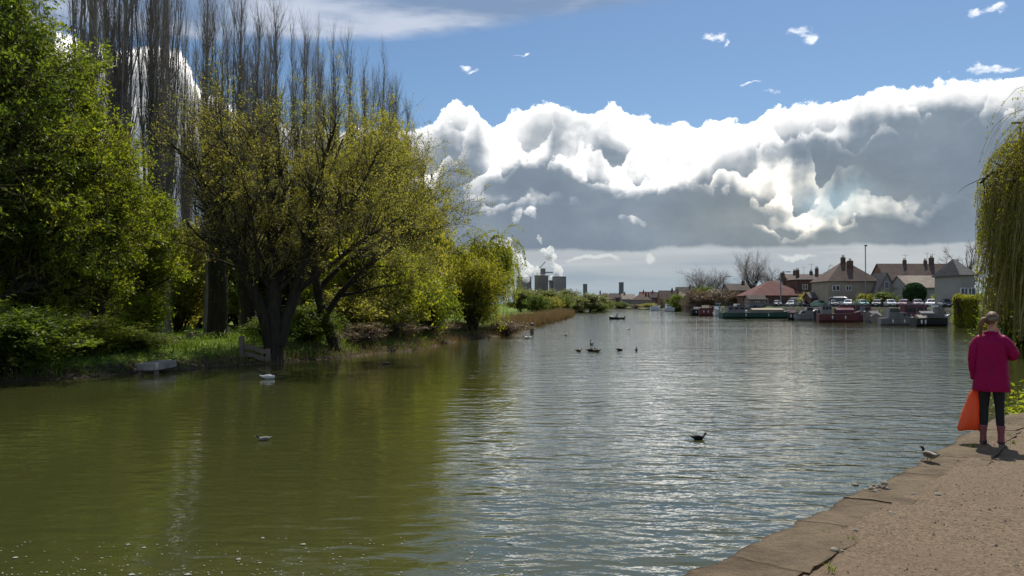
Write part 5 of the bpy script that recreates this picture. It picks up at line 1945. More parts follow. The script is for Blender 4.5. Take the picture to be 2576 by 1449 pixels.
    fe = [(-.2, 'fender'), (.1, 'fender')]
    for f, nm in fe:
        MB().ball((f * Ln, -B * .53, fb * .55), (.13, .13, .3), 8, 5).obj(nm, m_white, t, smooth=True)
    return t


boat('open', 1738, 1776, 794, 772, 'small dark open boat with grey cover, leftmost of the moored boats', m_hull_dark, m_canvas, 8)
boat('open', 1760, 1796, 795, 768, 'brown tarp-covered open boat squeezed beside the white cruiser', m_hull_red, m_tan, -6)
boat('cruiser', 1786, 1826, 796, 762, 'white cabin cruiser with dark windows at the end of the long barge', m_hull_white, m_white, 62, True)
boat('barge', 1815, 2006, 801, 771, 'long low green and tan barge lying flat along the quay', m_hull_green, m_tan, 3)
boat('narrow', 1850, 2010, 797, 763, 'long grey-roofed narrowboat moored behind the low barge', m_hull_dark, m_hull_grey, 2, True)
boat('cruiser', 2000, 2058, 806, 772, 'grey cruiser with pointed bow right of the long barge', m_hull_grey, m_hull_grey, 5, True)
boat('open', 2044, 2078, 809, 774, 'black open boat with a dark cover beside the grey cruiser', m_hull_dark, m_canvas, 70)
boat('barge', 2062, 2168, 811, 768, 'maroon barge with a grey wheelhouse in the middle of the moorings', m_hull_red, m_plumc, -4)
boat('narrow', 2100, 2215, 808, 766, 'dark red narrowboat behind the maroon barge', m_hull_red, m_hull_red, -3)
boat('open', 2174, 2222, 811, 782, 'pale grey open dinghy with canvas cover before the narrowboat', m_hull_grey, m_canvas, 6, True)
boat('cruiser', 2218, 2312, 819, 774, 'large grey cabin cruiser with square wheelhouse, nearest of the moored boats', m_hull_grey, m_hull_grey, -6)
boat('open', 2225, 2262, 815, 786, 'tan open boat tucked against the large grey cruiser', m_tan, m_tan, 12)
boat('narrow', 2262, 2352, 816, 766, 'plum coloured narrowboat behind the large grey cruiser', m_hull_dark, m_plumc, 2)
boat('barge', 2300, 2384, 821, 776, 'black barge with dark hold cover at the right end beside the hedge', m_hull_dark, m_canvas, 4, True)
boat('cruiser', 2340, 2392, 817, 768, 'white cruiser mostly behind the black barge near the hedge', m_hull_white, m_white, -8)
boat('cruiser', 1838, 1886, 799, 764, 'small grey cruiser with raised wheelhouse behind the left half of the low barge', m_hull_grey, m_white, 20)
boat('open', 1985, 2012, 805, 780, 'black tarp-covered dinghy at the right end of the low barge', m_hull_dark, m_plumc, -20)
boat('cruiser', 2150, 2196, 809, 770, 'plum cruiser squeezed behind the pale grey dinghy', m_plumc, m_canvas, 30, True)
boat('open', 2300, 2336, 822, 792, 'black dinghy tied in front of the black barge', m_hull_dark, m_tan, 12)
boat('open', 2196, 2222, 813, 788, 'tan dinghy left of the large grey cruiser', m_tan, m_canvas, 60)
boat('cruiser', 1668, 1700, 783.5, 765, 'tiny white cruiser moored far off by the corner of the quay', m_hull_white, m_white, 20)
boat('open', 1636, 1662, 781.5, 768, 'tiny pale open boat far off on the far bank', m_hull_white, m_canvas, 10)

# mooring posts and a landing stage in front of the boats
for dx, dyw, dyt in [(1826, 799, 776), (2056, 810, 780), (2175, 813, 784), (2316, 820, 790)]:
    c = on_water(dx, dyw)
    h = at(dx, dyt, c[1])[2]
    t = empty('mooring_post', (c[0], c[1], 0), {1826: 'dark mooring post at the stern of the white cruiser', 2056: 'dark mooring post right of the grey pointed cruiser', 2175: 'dark mooring post beside the pale dinghy', 2316: 'dark mooring post left of the black barge'}[dx], 'post', 'mooring posts by the boats')
    MB().tube([(0, 0, -1), (0, 0, h)], .14, 8).obj('pile', m_wood, t)
    MB().lathe((0, 0, h), [(.17, 0), (.17, .06), (.05, .12)], 8).obj('cap', m_steel, t)

# channel post by the reeds
c = on_water(1338, 838)
t = empty('channel_post', (c[0], c[1], 0), 'thick dark timber post standing in the water off the reed spit', 'post')
h = at(1338, 815, c[1])[2]
MB().tube([(0, 0, -1), (.02, 0, h)], .20, 8).obj('pile', m_wood, t)
MB().lathe((.02, 0, h), [(.23, 0), (.22, .07), (.06, .12)], 8).obj('cap', m_black, t)

# ------------------------------------------------------------------ people and birds
def skin(name, verts, edges, radii, mat, parent=None, root=0, sub=2, loc=(0, 0, 0), rot=(0, 0, 0)):
    """Grow one continuous body surface round a skeleton."""
    me = bpy.data.meshes.new(name + '_skeleton')
    me.from_pydata([tuple(v) for v in verts], edges, [])
    o = bpy.data.objects.new(name + '_skeleton', me)
    COL.objects.link(o)
    m = o.modifiers.new('skin', 'SKIN')
    m.use_smooth_shade = True
    if not me.skin_vertices:
        bpy.context.view_layer.objects.active = o
        bpy.ops.mesh.customdata_skin_add()
    for i, r in enumerate(radii):
        r = (r, r) if not isinstance(r, tuple) else r
        me.skin_vertices[0].data[i].radius = r
        me.skin_vertices[0].data[i].use_root = (i == root)
    s = o.modifiers.new('subsurf', 'SUBSURF')
    s.levels = s.render_levels = sub
    dg = bpy.context.evaluated_depsgraph_get()
    out = bpy.data.meshes.new_from_object(o.evaluated_get(dg))
    bpy.data.objects.remove(o)
    out.name = name
    out.materials.clear()
    out.materials.append(mat)
    out.polygons.foreach_set('use_smooth', np.ones(len(out.polygons), bool))
    return link(name, out, parent, loc, rot)


class Sk:
    def __init__(self):
        self.v, self.e, self.r = [], [], []

    def add(self, p, r, parent=None):
        self.v.append(p)
        self.r.append(r)
        if parent is not None:
            self.e.append((parent, len(self.v) - 1))
        return len(self.v) - 1

    def chain(self, start, pts):
        k = start
        for p, r in pts:
            k = self.add(p, r, k)
        return k


m_skin = plain('skin', (.48, .27, .20), .55, .08, 6, bdist=.001)
m_hair = plain('light_brown_hair', (.145, .070, .030), .5, .35, 4, bdist=.006, stretch=(6, 6, .6))
m_band = plain('knitted_band', (.17, .14, .105), .9, .2, 14, bdist=.004)
m_coat = plain('magenta_coat', (.26, .002, .058), .60, .15, 3.0, bdist=.008, spec=.15)
m_trous = plain('black_trousers', (.012, .012, .015), .8, .3, 4, bdist=.004)
m_boot = plain('dull_pink_boot', (.20, .055, .065), .6, .2, 5, bdist=.004)
m_bag = leaf_mat('orange_plastic_bag', (.70, .115, .030), (.78, .15, .045), .35, .35, 1.0)
m_dark = plain('dark_cloth', (.02, .022, .028), .8, .3, 3)

f = on_water(2496, 1112, 1.262)
girl = empty('person', (f[0], f[1], 1.262), 'girl in magenta coat and black trousers standing on the path, ponytail, holding a bag', 'person', rz=R(-30))
girl.scale = (.84, .92, 1.0)
# body: skeleton in metres, x to her right, y forward
S = Sk()
pel = S.add((0, 0, .80), (.125, .10))
sp = S.chain(pel, [((0, -.01, .95), (.115, .09)), ((0, -.01, 1.10), (.125, .095)), ((0, -.015, 1.24), (.13, .09))])
nk = S.chain(sp, [((0, -.01, 1.345), .055), ((0, .005, 1.40), .048), ((.012, .02, 1.455), (.062, .070)), ((.02, .022, 1.52), (.073, .088)), ((.02, .015, 1.575), (.060, .072))])
for sx in (-1, 1):
    kn = S.chain(pel, [((sx * .085, 0, .74), .085), ((sx * .095, .01, .60), .075), ((sx * .10, .02, .43), .052), ((sx * .105, .0, .28), .050), ((sx * .11, -.01, .10), .036)])
    S.chain(kn, [((sx * .115, .04, .045), (.036, .03)), ((sx * .125, .12, .035), (.034, .022))])


def hand(S, wrist, base, axis_, side, palm_n, curl, scale=1.0):
    """Palm and five bent fingers; axis_ = direction of the fingers, side = towards the thumb, palm_n = out of the palm."""
    a, s, n = (np.array(q, float) / np.linalg.norm(q) for q in (axis_, side, palm_n))
    p = np.array(base, float)
    pm = S.add(tuple(p + a * .045 * scale), (.030 * scale, .017 * scale), wrist)
    for k, (off, ln) in enumerate([(.028, .066), (.010, .074), (-.009, .069), (-.027, .054)]):
        q = p + a * .078 * scale + s * off * scale
        k0 = S.add(tuple(q), .0095 * scale, pm)
        d1 = a * math.cos(curl * .5) + n * math.sin(curl * .5)
        d2 = a * math.cos(curl * 1.2) + n * math.sin(curl * 1.2)
        d3 = a * math.cos(curl * 1.8) + n * math.sin(curl * 1.8)
        q1 = q + d1 * ln * .42 * scale
        q2 = q1 + d2 * ln * .33 * scale
        q3 = q2 + d3 * ln * .25 * scale
        S.chain(k0, [(tuple(q1), .0088 * scale), (tuple(q2), .0080 * scale), (tuple(q3), .0066 * scale)])
    t0 = p + a * .030 * scale + s * .030 * scale
    k0 = S.add(tuple(t0), .011 * scale, pm)
    t1 = t0 + (s * .7 + a * .6 + n * .35) * .032 * scale
    t2 = t1 + (s * .15 + a * .75 + n * .6) * .028 * scale
    S.chain(k0, [(tuple(t1), .010 * scale), (tuple(t2), .0075 * scale)])


# left arm hangs with the bag, right arm bent up to the face
LW, RW = (-.215, .03, .775), (.13, .17, 1.315)
la = S.chain(sp, [((-.15, -.01, 1.29), .058), ((-.205, -.02, 1.20), .050), ((-.235, -.03, 1.04), .042), ((-.225, .0, .90), .036), (LW, .026)])
ra = S.chain(sp, [((.15, -.01, 1.29), .058), ((.215, -.01, 1.21), .050), ((.29, .02, 1.085), .042), ((.22, .11, 1.19), .036), (RW, .026)])
hand(S, la, LW, (.06, .03, -1), (.2, 1, .1), (1, 0, .1), 1.05)
hand(S, ra, RW, (-.55, .25, .8), (-.6, -.3, -.4), (-.5, -.6, .3), .55)
skin('body', S.v, S.e, S.r, m_skin, girl, root=pel)
# trousers
T = Sk()
p0 = T.add((0, 0, .80), (.135, .11))
for sx in (-1, 1):
    T.chain(p0, [((sx * .085, 0, .73), .098), ((sx * .095, .008, .60), .088), ((sx * .10, .018, .43), .066), ((sx * .105, .0, .28), .064), ((sx * .11, -.008, .16), .054)])
skin('trousers', T.v, T.e, T.r, m_trous, girl)
for sx in (-1, 1):
    mb = MB()
    rings = []
    for z, cy, rx, ry in [(0, .045, .042, .118), (.012, .045, .047, .122), (.045, .042, .046, .112), (.085, .012, .044, .078), (.13, -.008, .048, .058), (.19, -.008, .056, .062), (.215, -.008, .059, .065)]:
        rings.append([(sx * .115 + rx * math.cos(t) * (1 + .0), cy + ry * math.sin(t), z) for t in np.arange(14) * 2 * math.pi / 14])
    b = mb.loft(rings).obj('boot', m_boot, girl, smooth=True)
    so = MB()
    so.loft([[(sx * .115 + .05 * math.cos(t), .045 + .126 * math.sin(t), z) for t in np.arange(14) * 2 * math.pi / 14] for z in (-.012, .014)]).obj('sole', m_dark, b)
# coat: body, sleeves, collar
mb = MB()
rings = []
rngc = np.random.default_rng(2)
NR = 28
for z, rx, ry, cy in [(.645, .245, .178, 0), (.655, .250, .182, 0), (.75, .240, .172, 0), (.88, .228, .160, -.005), (1.0, .218, .148, -.01), (1.12, .214, .142, -.012), (1.22, .212, .136, -.015), (1.29, .195, .118, -.015), (1.335, .150, .095, -.012), (1.365, .095, .078, -.005), (1.385, .075, .068, .0)]:
    ring = []
    for k in range(NR):
        t = k * 2 * math.pi / NR
        w = 1 + .028 * math.sin(5 * t + z * 7) + .022 * math.sin(9 * t - z * 13) + .014 * math.sin(z * 38 + t * 2)
        e = .82
        cx, cy_ = math.copysign(abs(math.cos(t)) ** e, math.cos(t)), math.copysign(abs(math.sin(t)) ** e, math.sin(t))
        ring.append((rx * cx * w, cy + ry * cy_ * w, z))
    rings.append(ring)
mb.loft(rings)
coat = mb.obj('coat', m_coat, girl, smooth=True)


def sleeve(pts, rad):
    p = smooth_line(pts, 14)
    r = np.interp(np.linspace(0, 1, 14), np.linspace(0, 1, len(rad)), rad)
    r = r * (1 + .05 * np.sin(np.arange(14) * 2.1)) 
    MB().tube(p, r, 14).obj('sleeve', m_coat, coat, smooth=True)


sleeve([(-.11, -.015, 1.285), (-.19, -.02, 1.24), (-.225, -.028, 1.12), (-.238, -.03, 1.02), (-.228, .0, .90), (-.217, .028, .79)], [.082, .084, .078, .072, .064, .056])
sleeve([(.11, -.015, 1.285), (.19, -.015, 1.245), (.25, .0, 1.16), (.30, .025, 1.08), (.27, .07, 1.12), (.19, .135, 1.24), (.145, .16, 1.30)], [.082, .088, .086, .088, .076, .066, .056])
co = MB()
co.tube([(.082 * math.cos(t), .072 * math.sin(t) - .002, 1.375) for t in np.linspace(-math.pi * .9, math.pi * .9, 16)], .022, 8).obj('collar', m_coat, coat, smooth=True)
# hair, band, face
head = empty('head_pivot', (0, 0, 0))
bpy.data.objects.remove(head)
hc = np.array((.018, .010, 1.535))
hr = np.array((.096, .108, .108))
a = R(-50)          # face turned towards her right


def hp_(t, ph, k=1.0):
    """Point on the head: t round the vertical from the face, ph up from the equator."""
    d = np.array((math.sin(t) * math.cos(ph), math.cos(t) * math.cos(ph), math.sin(ph)))
    ca, sa = math.cos(a), math.sin(a)
    d = np.array((d[0] * ca - d[1] * sa, d[0] * sa + d[1] * ca, d[2]))
    return hc + hr * d * k


mb = MB()
rings = []
for i in range(9):
    ph0 = 1.45 - i * .24
    ring = []
    for k in range(21):
        t = R(70) + k / 20 * (2 * math.pi - R(140))
        lim = ph0 if abs(t - math.pi) < R(75) else max(ph0, -.15)
        ring.append(hp_(t, lim, 1.03 + .012 * math.sin(k * 2.3 + i)))
    rings.append(ring)
mb.loft(rings, cap=False, closed=False)
fr = [[hp_(R(-74) + k / 12 * R(148), 1.45 - i * .19, 1.025) for k in range(13)] for i in range(5)]
mb.loft(fr, cap=False, closed=False)
hair = mb.obj('hair', m_hair, girl, smooth=True)
pt0 = hp_(math.pi, .12, 1.0)
tail = smooth_line([pt0, pt0 + np.array((-.045, -.05, .0)), pt0 + np.array((-.075, -.065, -.07)), pt0 + np.array((-.085, -.05, -.16)), pt0 + np.array((-.078, -.04, -.24))], 10)
MB().tube(tail, [.018, .030, .036, .038, .038, .036, .032, .026, .018, .006], 10).obj('ponytail', m_hair, hair, smooth=True)
bd = []
for k in range(33):
    t = k / 32 * 2 * math.pi
    ph = .34 + .26 * math.cos(t)
    bd.append((hp_(t, ph - .16, 1.05), hp_(t, ph, 1.085), hp_(t, ph + .16, 1.05)))
MB().loft([list(q) for q in bd], cap=False, closed=False).obj('headband', m_band, girl, smooth=True)
for tt in (-.36, .36):
    MB().ball(hp_(tt, .02, .985), .011, 8, 5).obj('eye', m_dark, girl, smooth=True)
MB().ball(hp_(0, -.14, 1.0), (.014, .014, .02), 8, 5).obj('nose', m_skin, girl, smooth=True)
MB().ball(hp_(0, -.47, .93), (.020, .012, .006), 8, 4).obj('mouth', m_boot, girl, smooth=True)

# the orange bag hanging from her left hand
hw = np.array((-.205 * .84, .035 * .92, .69))
ca, sa = math.cos(R(-30)), math.sin(R(-30))
hb = np.array((f[0] + hw[0] * ca - hw[1] * sa, f[1] + hw[0] * sa + hw[1] * ca, 1.262 + hw[2]))
bag = empty('carrier_bag', hb, 'bright orange plastic carrier bag hanging from the girl\'s hand', 'bag')
rings = []
for z, w, th, ox in [(-.03, .030, .018, 0), (-.06, .045, .026, -.005), (-.12, .070, .045, -.020), (-.22, .088, .060, -.040), (-.34, .105, .068, -.058), (-.45, .128, .066, -.076), (-.53, .140, .056, -.086), (-.555, .134, .040, -.088)]:
    ring = []
    for k in range(22):
        t = k * 2 * math.pi / 22
        wv = 1 + .10 * math.sin(3 * t + z * 16) + .06 * math.sin(7 * t - z * 9)
        ring.append((ox + w * math.copysign(abs(math.cos(t)) ** .7, math.cos(t)) * wv, th * math.copysign(abs(math.sin(t)) ** .8, math.sin(t)) * wv, z + .012 * math.sin(t * 3) * (z < -.5)))
    rings.append(ring)
MB().loft(rings).obj('bag_body', m_bag, bag, smooth=True)
for sy in (-1, 1):
    MB().tube(smooth_line([(-.022, sy * .015, -.035), (-.012, sy * .012, .01), (0, 0, .035), (.012, sy * .012, .01), (.020, sy * .015, -.035)], 10), .006, 6).obj('handle', m_bag, bag, smooth=True)


# ---- rowing boat with a rower
c = on_water(1552, 803)
rb = empty('rowing_boat', (c[0], c[1], 0), 'small white and black rowing boat out on the middle of the river', 'boat', rz=R(172))
rings_o, rings_i = [], []
for fx, w, sh in [(-1.45, .55, .02), (-1.2, .62, 0), (-.5, .70, 0), (.3, .68, .02), (.95, .48, .08), (1.35, .18, .16), (1.5, .02, .2)]:
    rings_o.append([(fx, -w * .55, -.12), (fx, -w, .36 + sh), (fx, -w * .93, .37 + sh), (fx, -w * .5, .02), (fx, w * .5, .02), (fx, w * .93, .37 + sh), (fx, w, .36 + sh), (fx, w * .55, -.12)])
MB().loft(rings_o).obj('hull', m_hull_dark, rb)
gw = MB()
for j in (1, 6):
    gw.tube([np.array(r[j]) + (0, 0, .02) for r in rings_o], .035, 6)
gw.obj('gunwale', m_white, rb)
for x in (-1.0, -.1, .75):
    MB().box((x, 0, .28), (.24, 1.0 if x < .5 else .7, .04)).obj('thwart', m_white, rb)
mo = MB().box((-1.55, 0, .42), (.22, .24, .34), bevel=.06).obj('outboard_motor', m_black, rb)
MB().tube([(-1.58, 0, .3), (-1.58, 0, -.35)], .05, 6).obj('shaft', m_black, mo)
MB().ball((1.0, 0, .48), (.30, .26, .20), 10, 6).obj('white_cover', m_white, rb, smooth=True)
for sy in (-1, 1):
    oa = MB().tube([(.05, sy * .3, .62), (-.15, sy * .72, .42), (-.9, sy * 1.9, .02)], .022, 6).obj('oar', m_wood, rb)
    MB().box((-.98, sy * 2.02, .0), (.16, .34, .02), rz=sy * -.55).obj('blade', m_wood, oa)
rw = empty('person', (c[0] + .12, c[1] - .02, .30), 'person in dark clothes sitting in the rowing boat holding the oars', 'person', rz=R(172 - 90))
S = Sk()
pel = S.add((0, 0, .10), (.16, .13))
sp = S.chain(pel, [((0, .02, .28), (.15, .11)), ((0, .06, .48), (.17, .11))])
S.chain(sp, [((0, .08, .60), .06), ((0, .10, .68), (.075, .09)), ((0, .105, .77), (.08, .095)), ((0, .10, .83), .055)])
for sx in (-1, 1):
    S.chain(pel, [((sx * .10, .18, .13), .085), ((sx * .12, .42, .20), .065), ((sx * .12, .52, .0), .05), ((sx * .12, .56, -.16), .042), ((sx * .12, .66, -.18), .036)])
    wr = S.chain(sp, [((sx * .18, .07, .50), .065), ((sx * .25, .16, .36), .05), ((sx * .27, .36, .33), .034)])
    hand(S, wr, (sx * .27, .36, .33), (0, 1, .05), (-sx, 0, .2), (0, 0, -1), 1.2)
bo = skin('body', S.v, S.e, S.r, m_dark, rw, root=pel)
MB().ball((0, .105, .80), (.088, .10, .075), 10, 6).obj('hair', m_dark, rw, smooth=True)


# ---- ducks
m_duck_black = plain('black_plumage', (.012, .012, .014), .6, .2, 20)
m_duck_grey = plain('grey_plumage', (.24, .22, .19), .7, .3, 25)
m_duck_brown = plain('brown_plumage', (.13, .085, .05), .75, .45, 40)
m_duck_green = plain('green_head', (.010, .05, .03), .35, .2, 20)
m_duck_white = plain('white_plumage', (.75, .74, .70), .7, .06, 20)
m_bill = plain('duck_bill', (.45, .33, .06), .5, .1, 20)


def duck(loc, size, rz, label, body, head, bill, tail=None, neck=1.0, dive=False, group='ducks on the river', name='duck', cat='duck', stand=False, low=False):
    t = empty(name, loc, label, cat, group, rz)
    s = size
    S = Sk()
    b0 = S.add((0, 0, .055 * s), (.095 * s, .075 * s))
    S.chain(b0, [((-.13 * s, 0, .06 * s), (.080 * s, .065 * s)), ((-.23 * s, 0, .085 * s), (.045 * s, .030 * s)), ((-.31 * s, 0, .125 * s), (.018 * s, .012 * s))])
    hd = .075 * neck
    fr_ = S.chain(b0, [((.11 * s, 0, .06 * s), (.075 * s, .065 * s)), ((.165 * s, 0, .10 * s), .045 * s)])
    bd_ = skin('body', S.v, S.e, S.r, body, t, sub=1)
    if not low:
        H = Sk()
        n0 = H.add((.155 * s, 0, .095 * s), .040 * s)
        H.chain(n0, [((.178 * s, 0, (.10 + hd * .5) * s), .028 * s), ((.190 * s, 0, (.10 + hd) * s), .030 * s), ((.215 * s, 0, (.125 + hd) * s), .042 * s), ((.25 * s, 0, (.115 + hd) * s), .028 * s)])
        skin('head', H.v, H.e, H.r, head, bd_, sub=1)
        MB().loft([[(.262 * s, -.016 * s, (.105 + hd) * s), (.262 * s, .016 * s, (.105 + hd) * s), (.262 * s, .012 * s, (.125 + hd) * s), (.262 * s, -.012 * s, (.125 + hd) * s)],
                   [(.325 * s, -.014 * s, (.092 + hd) * s), (.325 * s, .014 * s, (.092 + hd) * s), (.325 * s, .012 * s, (.100 + hd) * s), (.325 * s, -.012 * s, (.100 + hd) * s)]]).obj('bill', bill, t)
    for sy in (-1, 1):
        MB().ball((-.06 * s, sy * .078 * s, .085 * s), (.15 * s, .022 * s, .05 * s), 10, 6).obj('wing', tail or body, t, smooth=True)
    if stand:
        for sy in (-1, 1):
            lg = MB().tube([(0, sy * .04 * s, .02 * s), (.01 * s, sy * .04 * s, -.10 * s)], .009 * s, 6).obj('leg', m_bill, t)
            MB().add([(-.02 * s, sy * .04 * s, -.105 * s), (.07 * s, (sy * .04 - .035) * s, -.108 * s), (.085 * s, sy * .04 * s, -.108 * s), (.07 * s, (sy * .04 + .035) * s, -.108 * s)], [[0, 1, 2, 3]]).obj('foot', m_bill, lg)
    return t


def wl(dx, dy):
    q = on_water(dx, dy)
    return (q[0], q[1], 0.0)


duck(wl(1758, 1105), .72, R(4), 'black coot with white bill swimming right on the open water', m_duck_black, m_duck_black, m_duck_white, neck=.8, name='coot', cat='coot')
duck(wl(662, 1108), .62, R(205), 'grey mallard with dark head on the green reflection at left', m_duck_grey, m_duck_green, m_bill, m_duck_grey)
duck(wl(969, 917), 1.0, R(190), 'brown duck near the bank below the leaning tree', m_duck_brown, m_duck_brown, m_bill, neck=.6)
duck(wl(678, 953), 1.25, R(15), 'white duck with head tucked low near the landing stage', m_duck_white, m_duck_white, m_bill, low=True)
duck(wl(1456, 884), .95, R(5), 'dark duck leftmost in the line of ducks at mid river', m_duck_brown, m_duck_black, m_bill)
duck(wl(1487, 884), 1.2, R(-5), 'dark duck with raised neck, left one of a close pair at mid river', m_duck_black, m_duck_black, m_bill, neck=.7)
duck(wl(1499, 885), 1.2, R(175), 'dark duck facing left, right one of a close pair at mid river', m_duck_brown, m_duck_black, m_bill, neck=.6)
duck(wl(1560, 882), 1.05, R(0), 'low dark duck with tucked head between the pair and the upright one', m_duck_black, m_duck_black, m_bill, low=True)
duck(wl(1601, 882), 1.0, R(80), 'upright black duck at the right end of the line at mid river', m_duck_black, m_duck_black, m_bill, neck=1.5)
duck(wl(1488, 867), 1.2, R(100), 'long necked dark grebe alone behind the line of ducks', m_duck_grey, m_duck_black, m_bill, neck=2.0, name='grebe', cat='grebe')
duck(wl(1325, 852), 1.5, R(200), 'white duck with dark head near the channel post', m_duck_white, m_duck_black, m_bill, neck=.5)
q = on_water(2338, 1150, 1.29)
duck((q[0], q[1], 1.285), .55, R(100), 'drake with black head and white rear sitting on the path edge', m_duck_grey, m_duck_black, m_bill, m_duck_brown, neck=.8, stand=True)


def flying(dx, dy, D, span, rz, label, mat):
    p = at(dx, dy, D)
    t = empty('gull', p, label, 'gull', 'gulls flying low over the river', rz)
    S = Sk()
    b0 = S.add((0, 0, 0), (.06 * span, .05 * span))
    S.chain(b0, [((-.16 * span, 0, 0), .035 * span), ((-.26 * span, 0, .01), (.03 * span, .008 * span))])
    S.chain(b0, [((.12 * span, 0, .01), .04 * span), ((.18 * span, 0, .015), .03 * span), ((.23 * span, 0, .01), .008 * span)])
    skin('body', S.v, S.e, S.r, mat, t, sub=1)
    for sy in (-1, 1):
        r = []
        for y, x, z, ch, th in [(.03, .03, .02, .16, .018), (.22, .06, .10, .15, .012), (.40, .0, .13, .09, .007), (.52, -.08, .10, .02, .003)]:
            r.append([(( x + ch * .5) * span, sy * y * span, z * span), (x * span, sy * y * span, (z + th) * span), ((x - ch * .5) * span, sy * y * span, z * span), (x * span, sy * y * span, (z - th) * span)])
        MB().loft(r).obj('wing', mat, t)


flying(1581, 829, 88, 1.1, R(25), 'grey gull flying low with raised wings, right one of two over the river', m_duck_grey)
flying(1423, 843, 76, .9, R(-10), 'grey gull flying low, left one of two over the river', m_duck_grey)

# ------------------------------------------------------------------ left bank details
c = on_water(366, 944)
led = empty('concrete_ledge', (c[0], c[1] + 1.1, 0), 'short grey concrete ledge sticking out over the water at left bank', 'ledge')
w = 47 * DS / F_PX * c[1]
MB().box((0, 0, .34), (w, 2.2, .30), bevel=.03).obj('slab', plain('mossy_concrete', (.30, .28, .25), .9, .35, 1.6, bdist=.03), led)
MB().box((-w * .42, -.8, -.25), (.14, .14, .8)).obj('leg', m_wood, led)
MB().box((w * .42, -.8, -.25), (.14, .14, .8)).obj('leg', m_wood, led)
c = on_water(637, 916)
ls = empty('landing_stage', (c[0], c[1] + .3, 0), 'small grey timber landing stage with two posts left of the budding tree', 'landing stage')
k = DS / F_PX * c[1]
for dx, yb, yt, r in [(603, 918, 846, .11), (670, 915, 878, .10)]:
    h = (916 - yt) * k
    o = MB().box(((dx - 637) * k, 0, h / 2 - .4), (r * 2, r * 2, h + .8), bevel=.02).obj('post', m_wood, ls)
for za, zb in [(.86, .58), (.48, .20)]:
    pts = [((612 - 637) * k, -.06, za), ((632 - 637) * k, -.06, za - .05), ((650 - 637) * k, -.06, (za + zb) / 2 - .06), ((668 - 637) * k, -.06, zb + .02)]
    mb = MB()
    mb.loft([[(x, y - .03, z - .11), (x, y + .03, z - .11), (x, y + .03, z + .11), (x, y - .03, z + .11)] for x, y, z in pts]).obj('board', m_wood, ls)
for j in range(7):
    MB().box(((612 + j * 9.3 - 637) * k, .55, .33), (8.4 * k, .95, .05)).obj('plank', m_wood, ls)
g = ground_at(480, 49)
MB_h = at(480, 836, 49)[2] - g[2]
fp = empty('fence_post', g, 'square dark fence post standing on the sunlit lawn', 'post')
MB().box((0, 0, MB_h / 2), (.26, .26, MB_h), bevel=.03).obj('shaft', m_wood, fp)
MB().tube([(.1, -.05, MB_h * .62), (1.3, .5, MB_h * .95)], .03, 5).obj('brace', m_wood, fp)
MB().tube([(-.05, -.05, MB_h * .5), (-.9, -.6, 0.0)], .05, 5).obj('brace', m_wood, fp)

# ------------------------------------------------------------------ stones on the path edge, weeds, foam
rng = np.random.default_rng(12)
m_st = plain('river_stone', (.26, .225, .17), .8, .4, 4, bdist=.01)
q0 = on_water(2206, 1226, 1.27)
for i in range(26):
    if i < 20:
        p = q0[:2] + rng.normal(size=2) * np.array((.10, .07))
    else:
        k = int(rng.uniform(.48, .80) * len(EF))
        p = EF[k] + INW[k] * rng.uniform(.36, .62)
    mb = MB()
    r = rng.uniform(.014, .034)
    mb.ball((0, 0, 0), (r * rng.uniform(.8, 1.4), r, r * rng.uniform(.55, .85)), 8, 5)
    me = mb.mesh('stone', m_st, True)
    co = np.empty(len(me.vertices) * 3, np.float32)
    me.vertices.foreach_get('co', co)
    co = co.reshape(-1, 3)
    co *= (1 + rng.uniform(-.14, .14, (len(co), 1)))
    me.vertices.foreach_set('co', co.ravel())
    zz_ = (1.245 if i >= 20 else 1.238) + (.03 if i < 7 else .0)
    o = link('stone', me, None, (p[0], p[1], zz_ + r * .4), (0, 0, rng.uniform(0, 6)))
    tag(o, 'grey brown stone in the small heap on the path edge' if i < 20 else 'single stone lying loose along the worn path edge', 'stone', 'stones heaped at the path edge' if i < 20 else 'loose stones along the path edge')

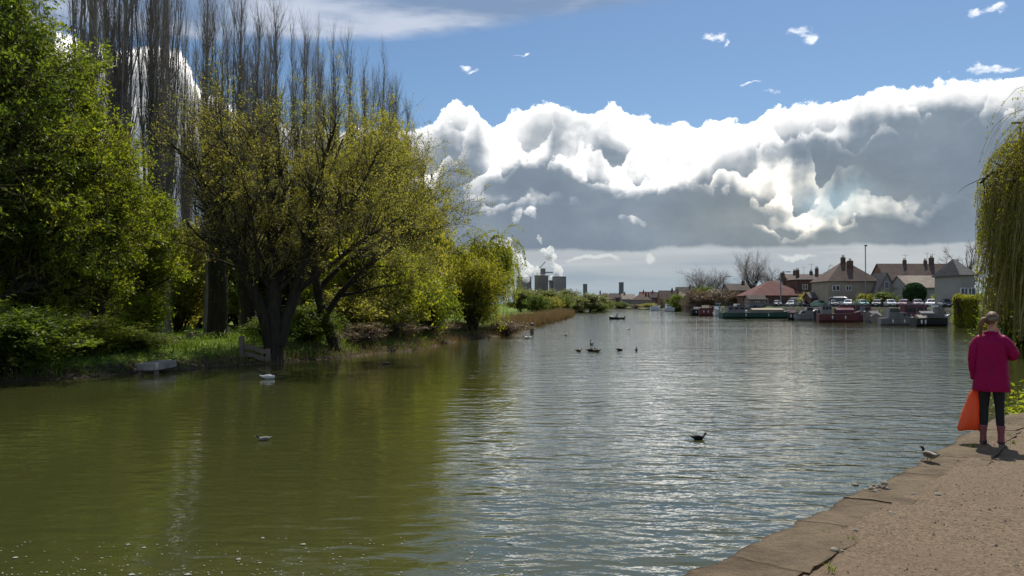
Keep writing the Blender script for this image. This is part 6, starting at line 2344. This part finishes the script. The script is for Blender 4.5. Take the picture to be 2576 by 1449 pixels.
# weeds growing over the bank at the right edge
n = 5200
u = rng.random(n)
bx = 8.6 + u * 4.2
by = 13.75 + u * 1.1 + rng.normal(size=n) * .40
bz = 1.02 + rng.random(n) ** 1.5 * (.42 + .2 * np.sin(bx * 5))
P0 = np.column_stack([bx, by, bz])
a_ = unit(rng.normal(size=(n, 3)) * np.array((1, 1, .5)))
b_ = unit(np.cross(a_, rng.normal(size=(n, 3))))
s = rng.uniform(.02, .055, (n, 1))
v = np.stack([P0 - a_ * s, P0 + b_ * s * .45, P0 + a_ * s, P0 - b_ * s * .45], 1).reshape(-1, 3)
wd = link('bank_weeds', np_mesh('bank_weeds', v, np.arange(n * 4).reshape(n, 4), leaf_bright))
tag(wd, 'leafy green weeds along the path edge behind the girl', None, kind='stuff')

# small weeds in the joint between stones and gravel
tp, tr_ = [], []
for q in range(11):
    k = int(rng.uniform(.40, .93) * len(EF))
    c_ = EF[k] + INW[k] * rng.uniform(.02, .72)
    for b_i in range(int(rng.integers(5, 14))):
        x0, y0 = c_ + rng.normal(size=2) * .02
        L_ = rng.uniform(.02, .055)
        le_ = rng.normal(size=2) * .7
        tp.append([(x0, y0, PATH_Z - .01), (x0 + le_[0] * L_ * .4, y0 + le_[1] * L_ * .4, PATH_Z + L_ * .6), (x0 + le_[0] * L_, y0 + le_[1] * L_, PATH_Z + L_ * .9)])
        tr_.append([.004, .003, .001])
v, fq = tubes(np.array(tp), np.array(tr_), 2)
tw_ = link('path_weeds', np_mesh('path_weeds', v, fq, leaf_deep))
tag(tw_, 'tiny weeds sprouting between the edging stones', None, kind='stuff')

# pale flecks of foam and petals drifting near the camera
n = 260
dx = np.where(rng.random(n) < .8, rng.uniform(0, 1020, n), rng.uniform(1150, 1350, n))
dy = 1449 - rng.random(n) ** 1.7 * 95 - (dx > 1100) * 0
vs, fs = [], []
for i in range(n):
    p = on_water(dx[i], dy[i])
    r = rng.uniform(.004, .012) * (2.6 if rng.random() < .06 else 1)
    k = len(vs)
    for j in range(7):
        t = j * 2 * math.pi / 7
        vs.append((p[0] + r * 1.4 * math.cos(t) * rng.uniform(.6, 1.2), p[1] + r * math.sin(t) * rng.uniform(.6, 1.2), .012))
    vs.append((p[0], p[1], .012 + r * .35))
    fs += [(k + j, k + (j + 1) % 7, k + 7) for j in range(7)]
fo = link('foam', np_mesh('foam', vs, np.array(fs), plain('foam_fleck', (.34, .33, .28), .8, .2, 30)))
tag(fo, 'pale foam flecks drifting on the near water', None, kind='stuff')
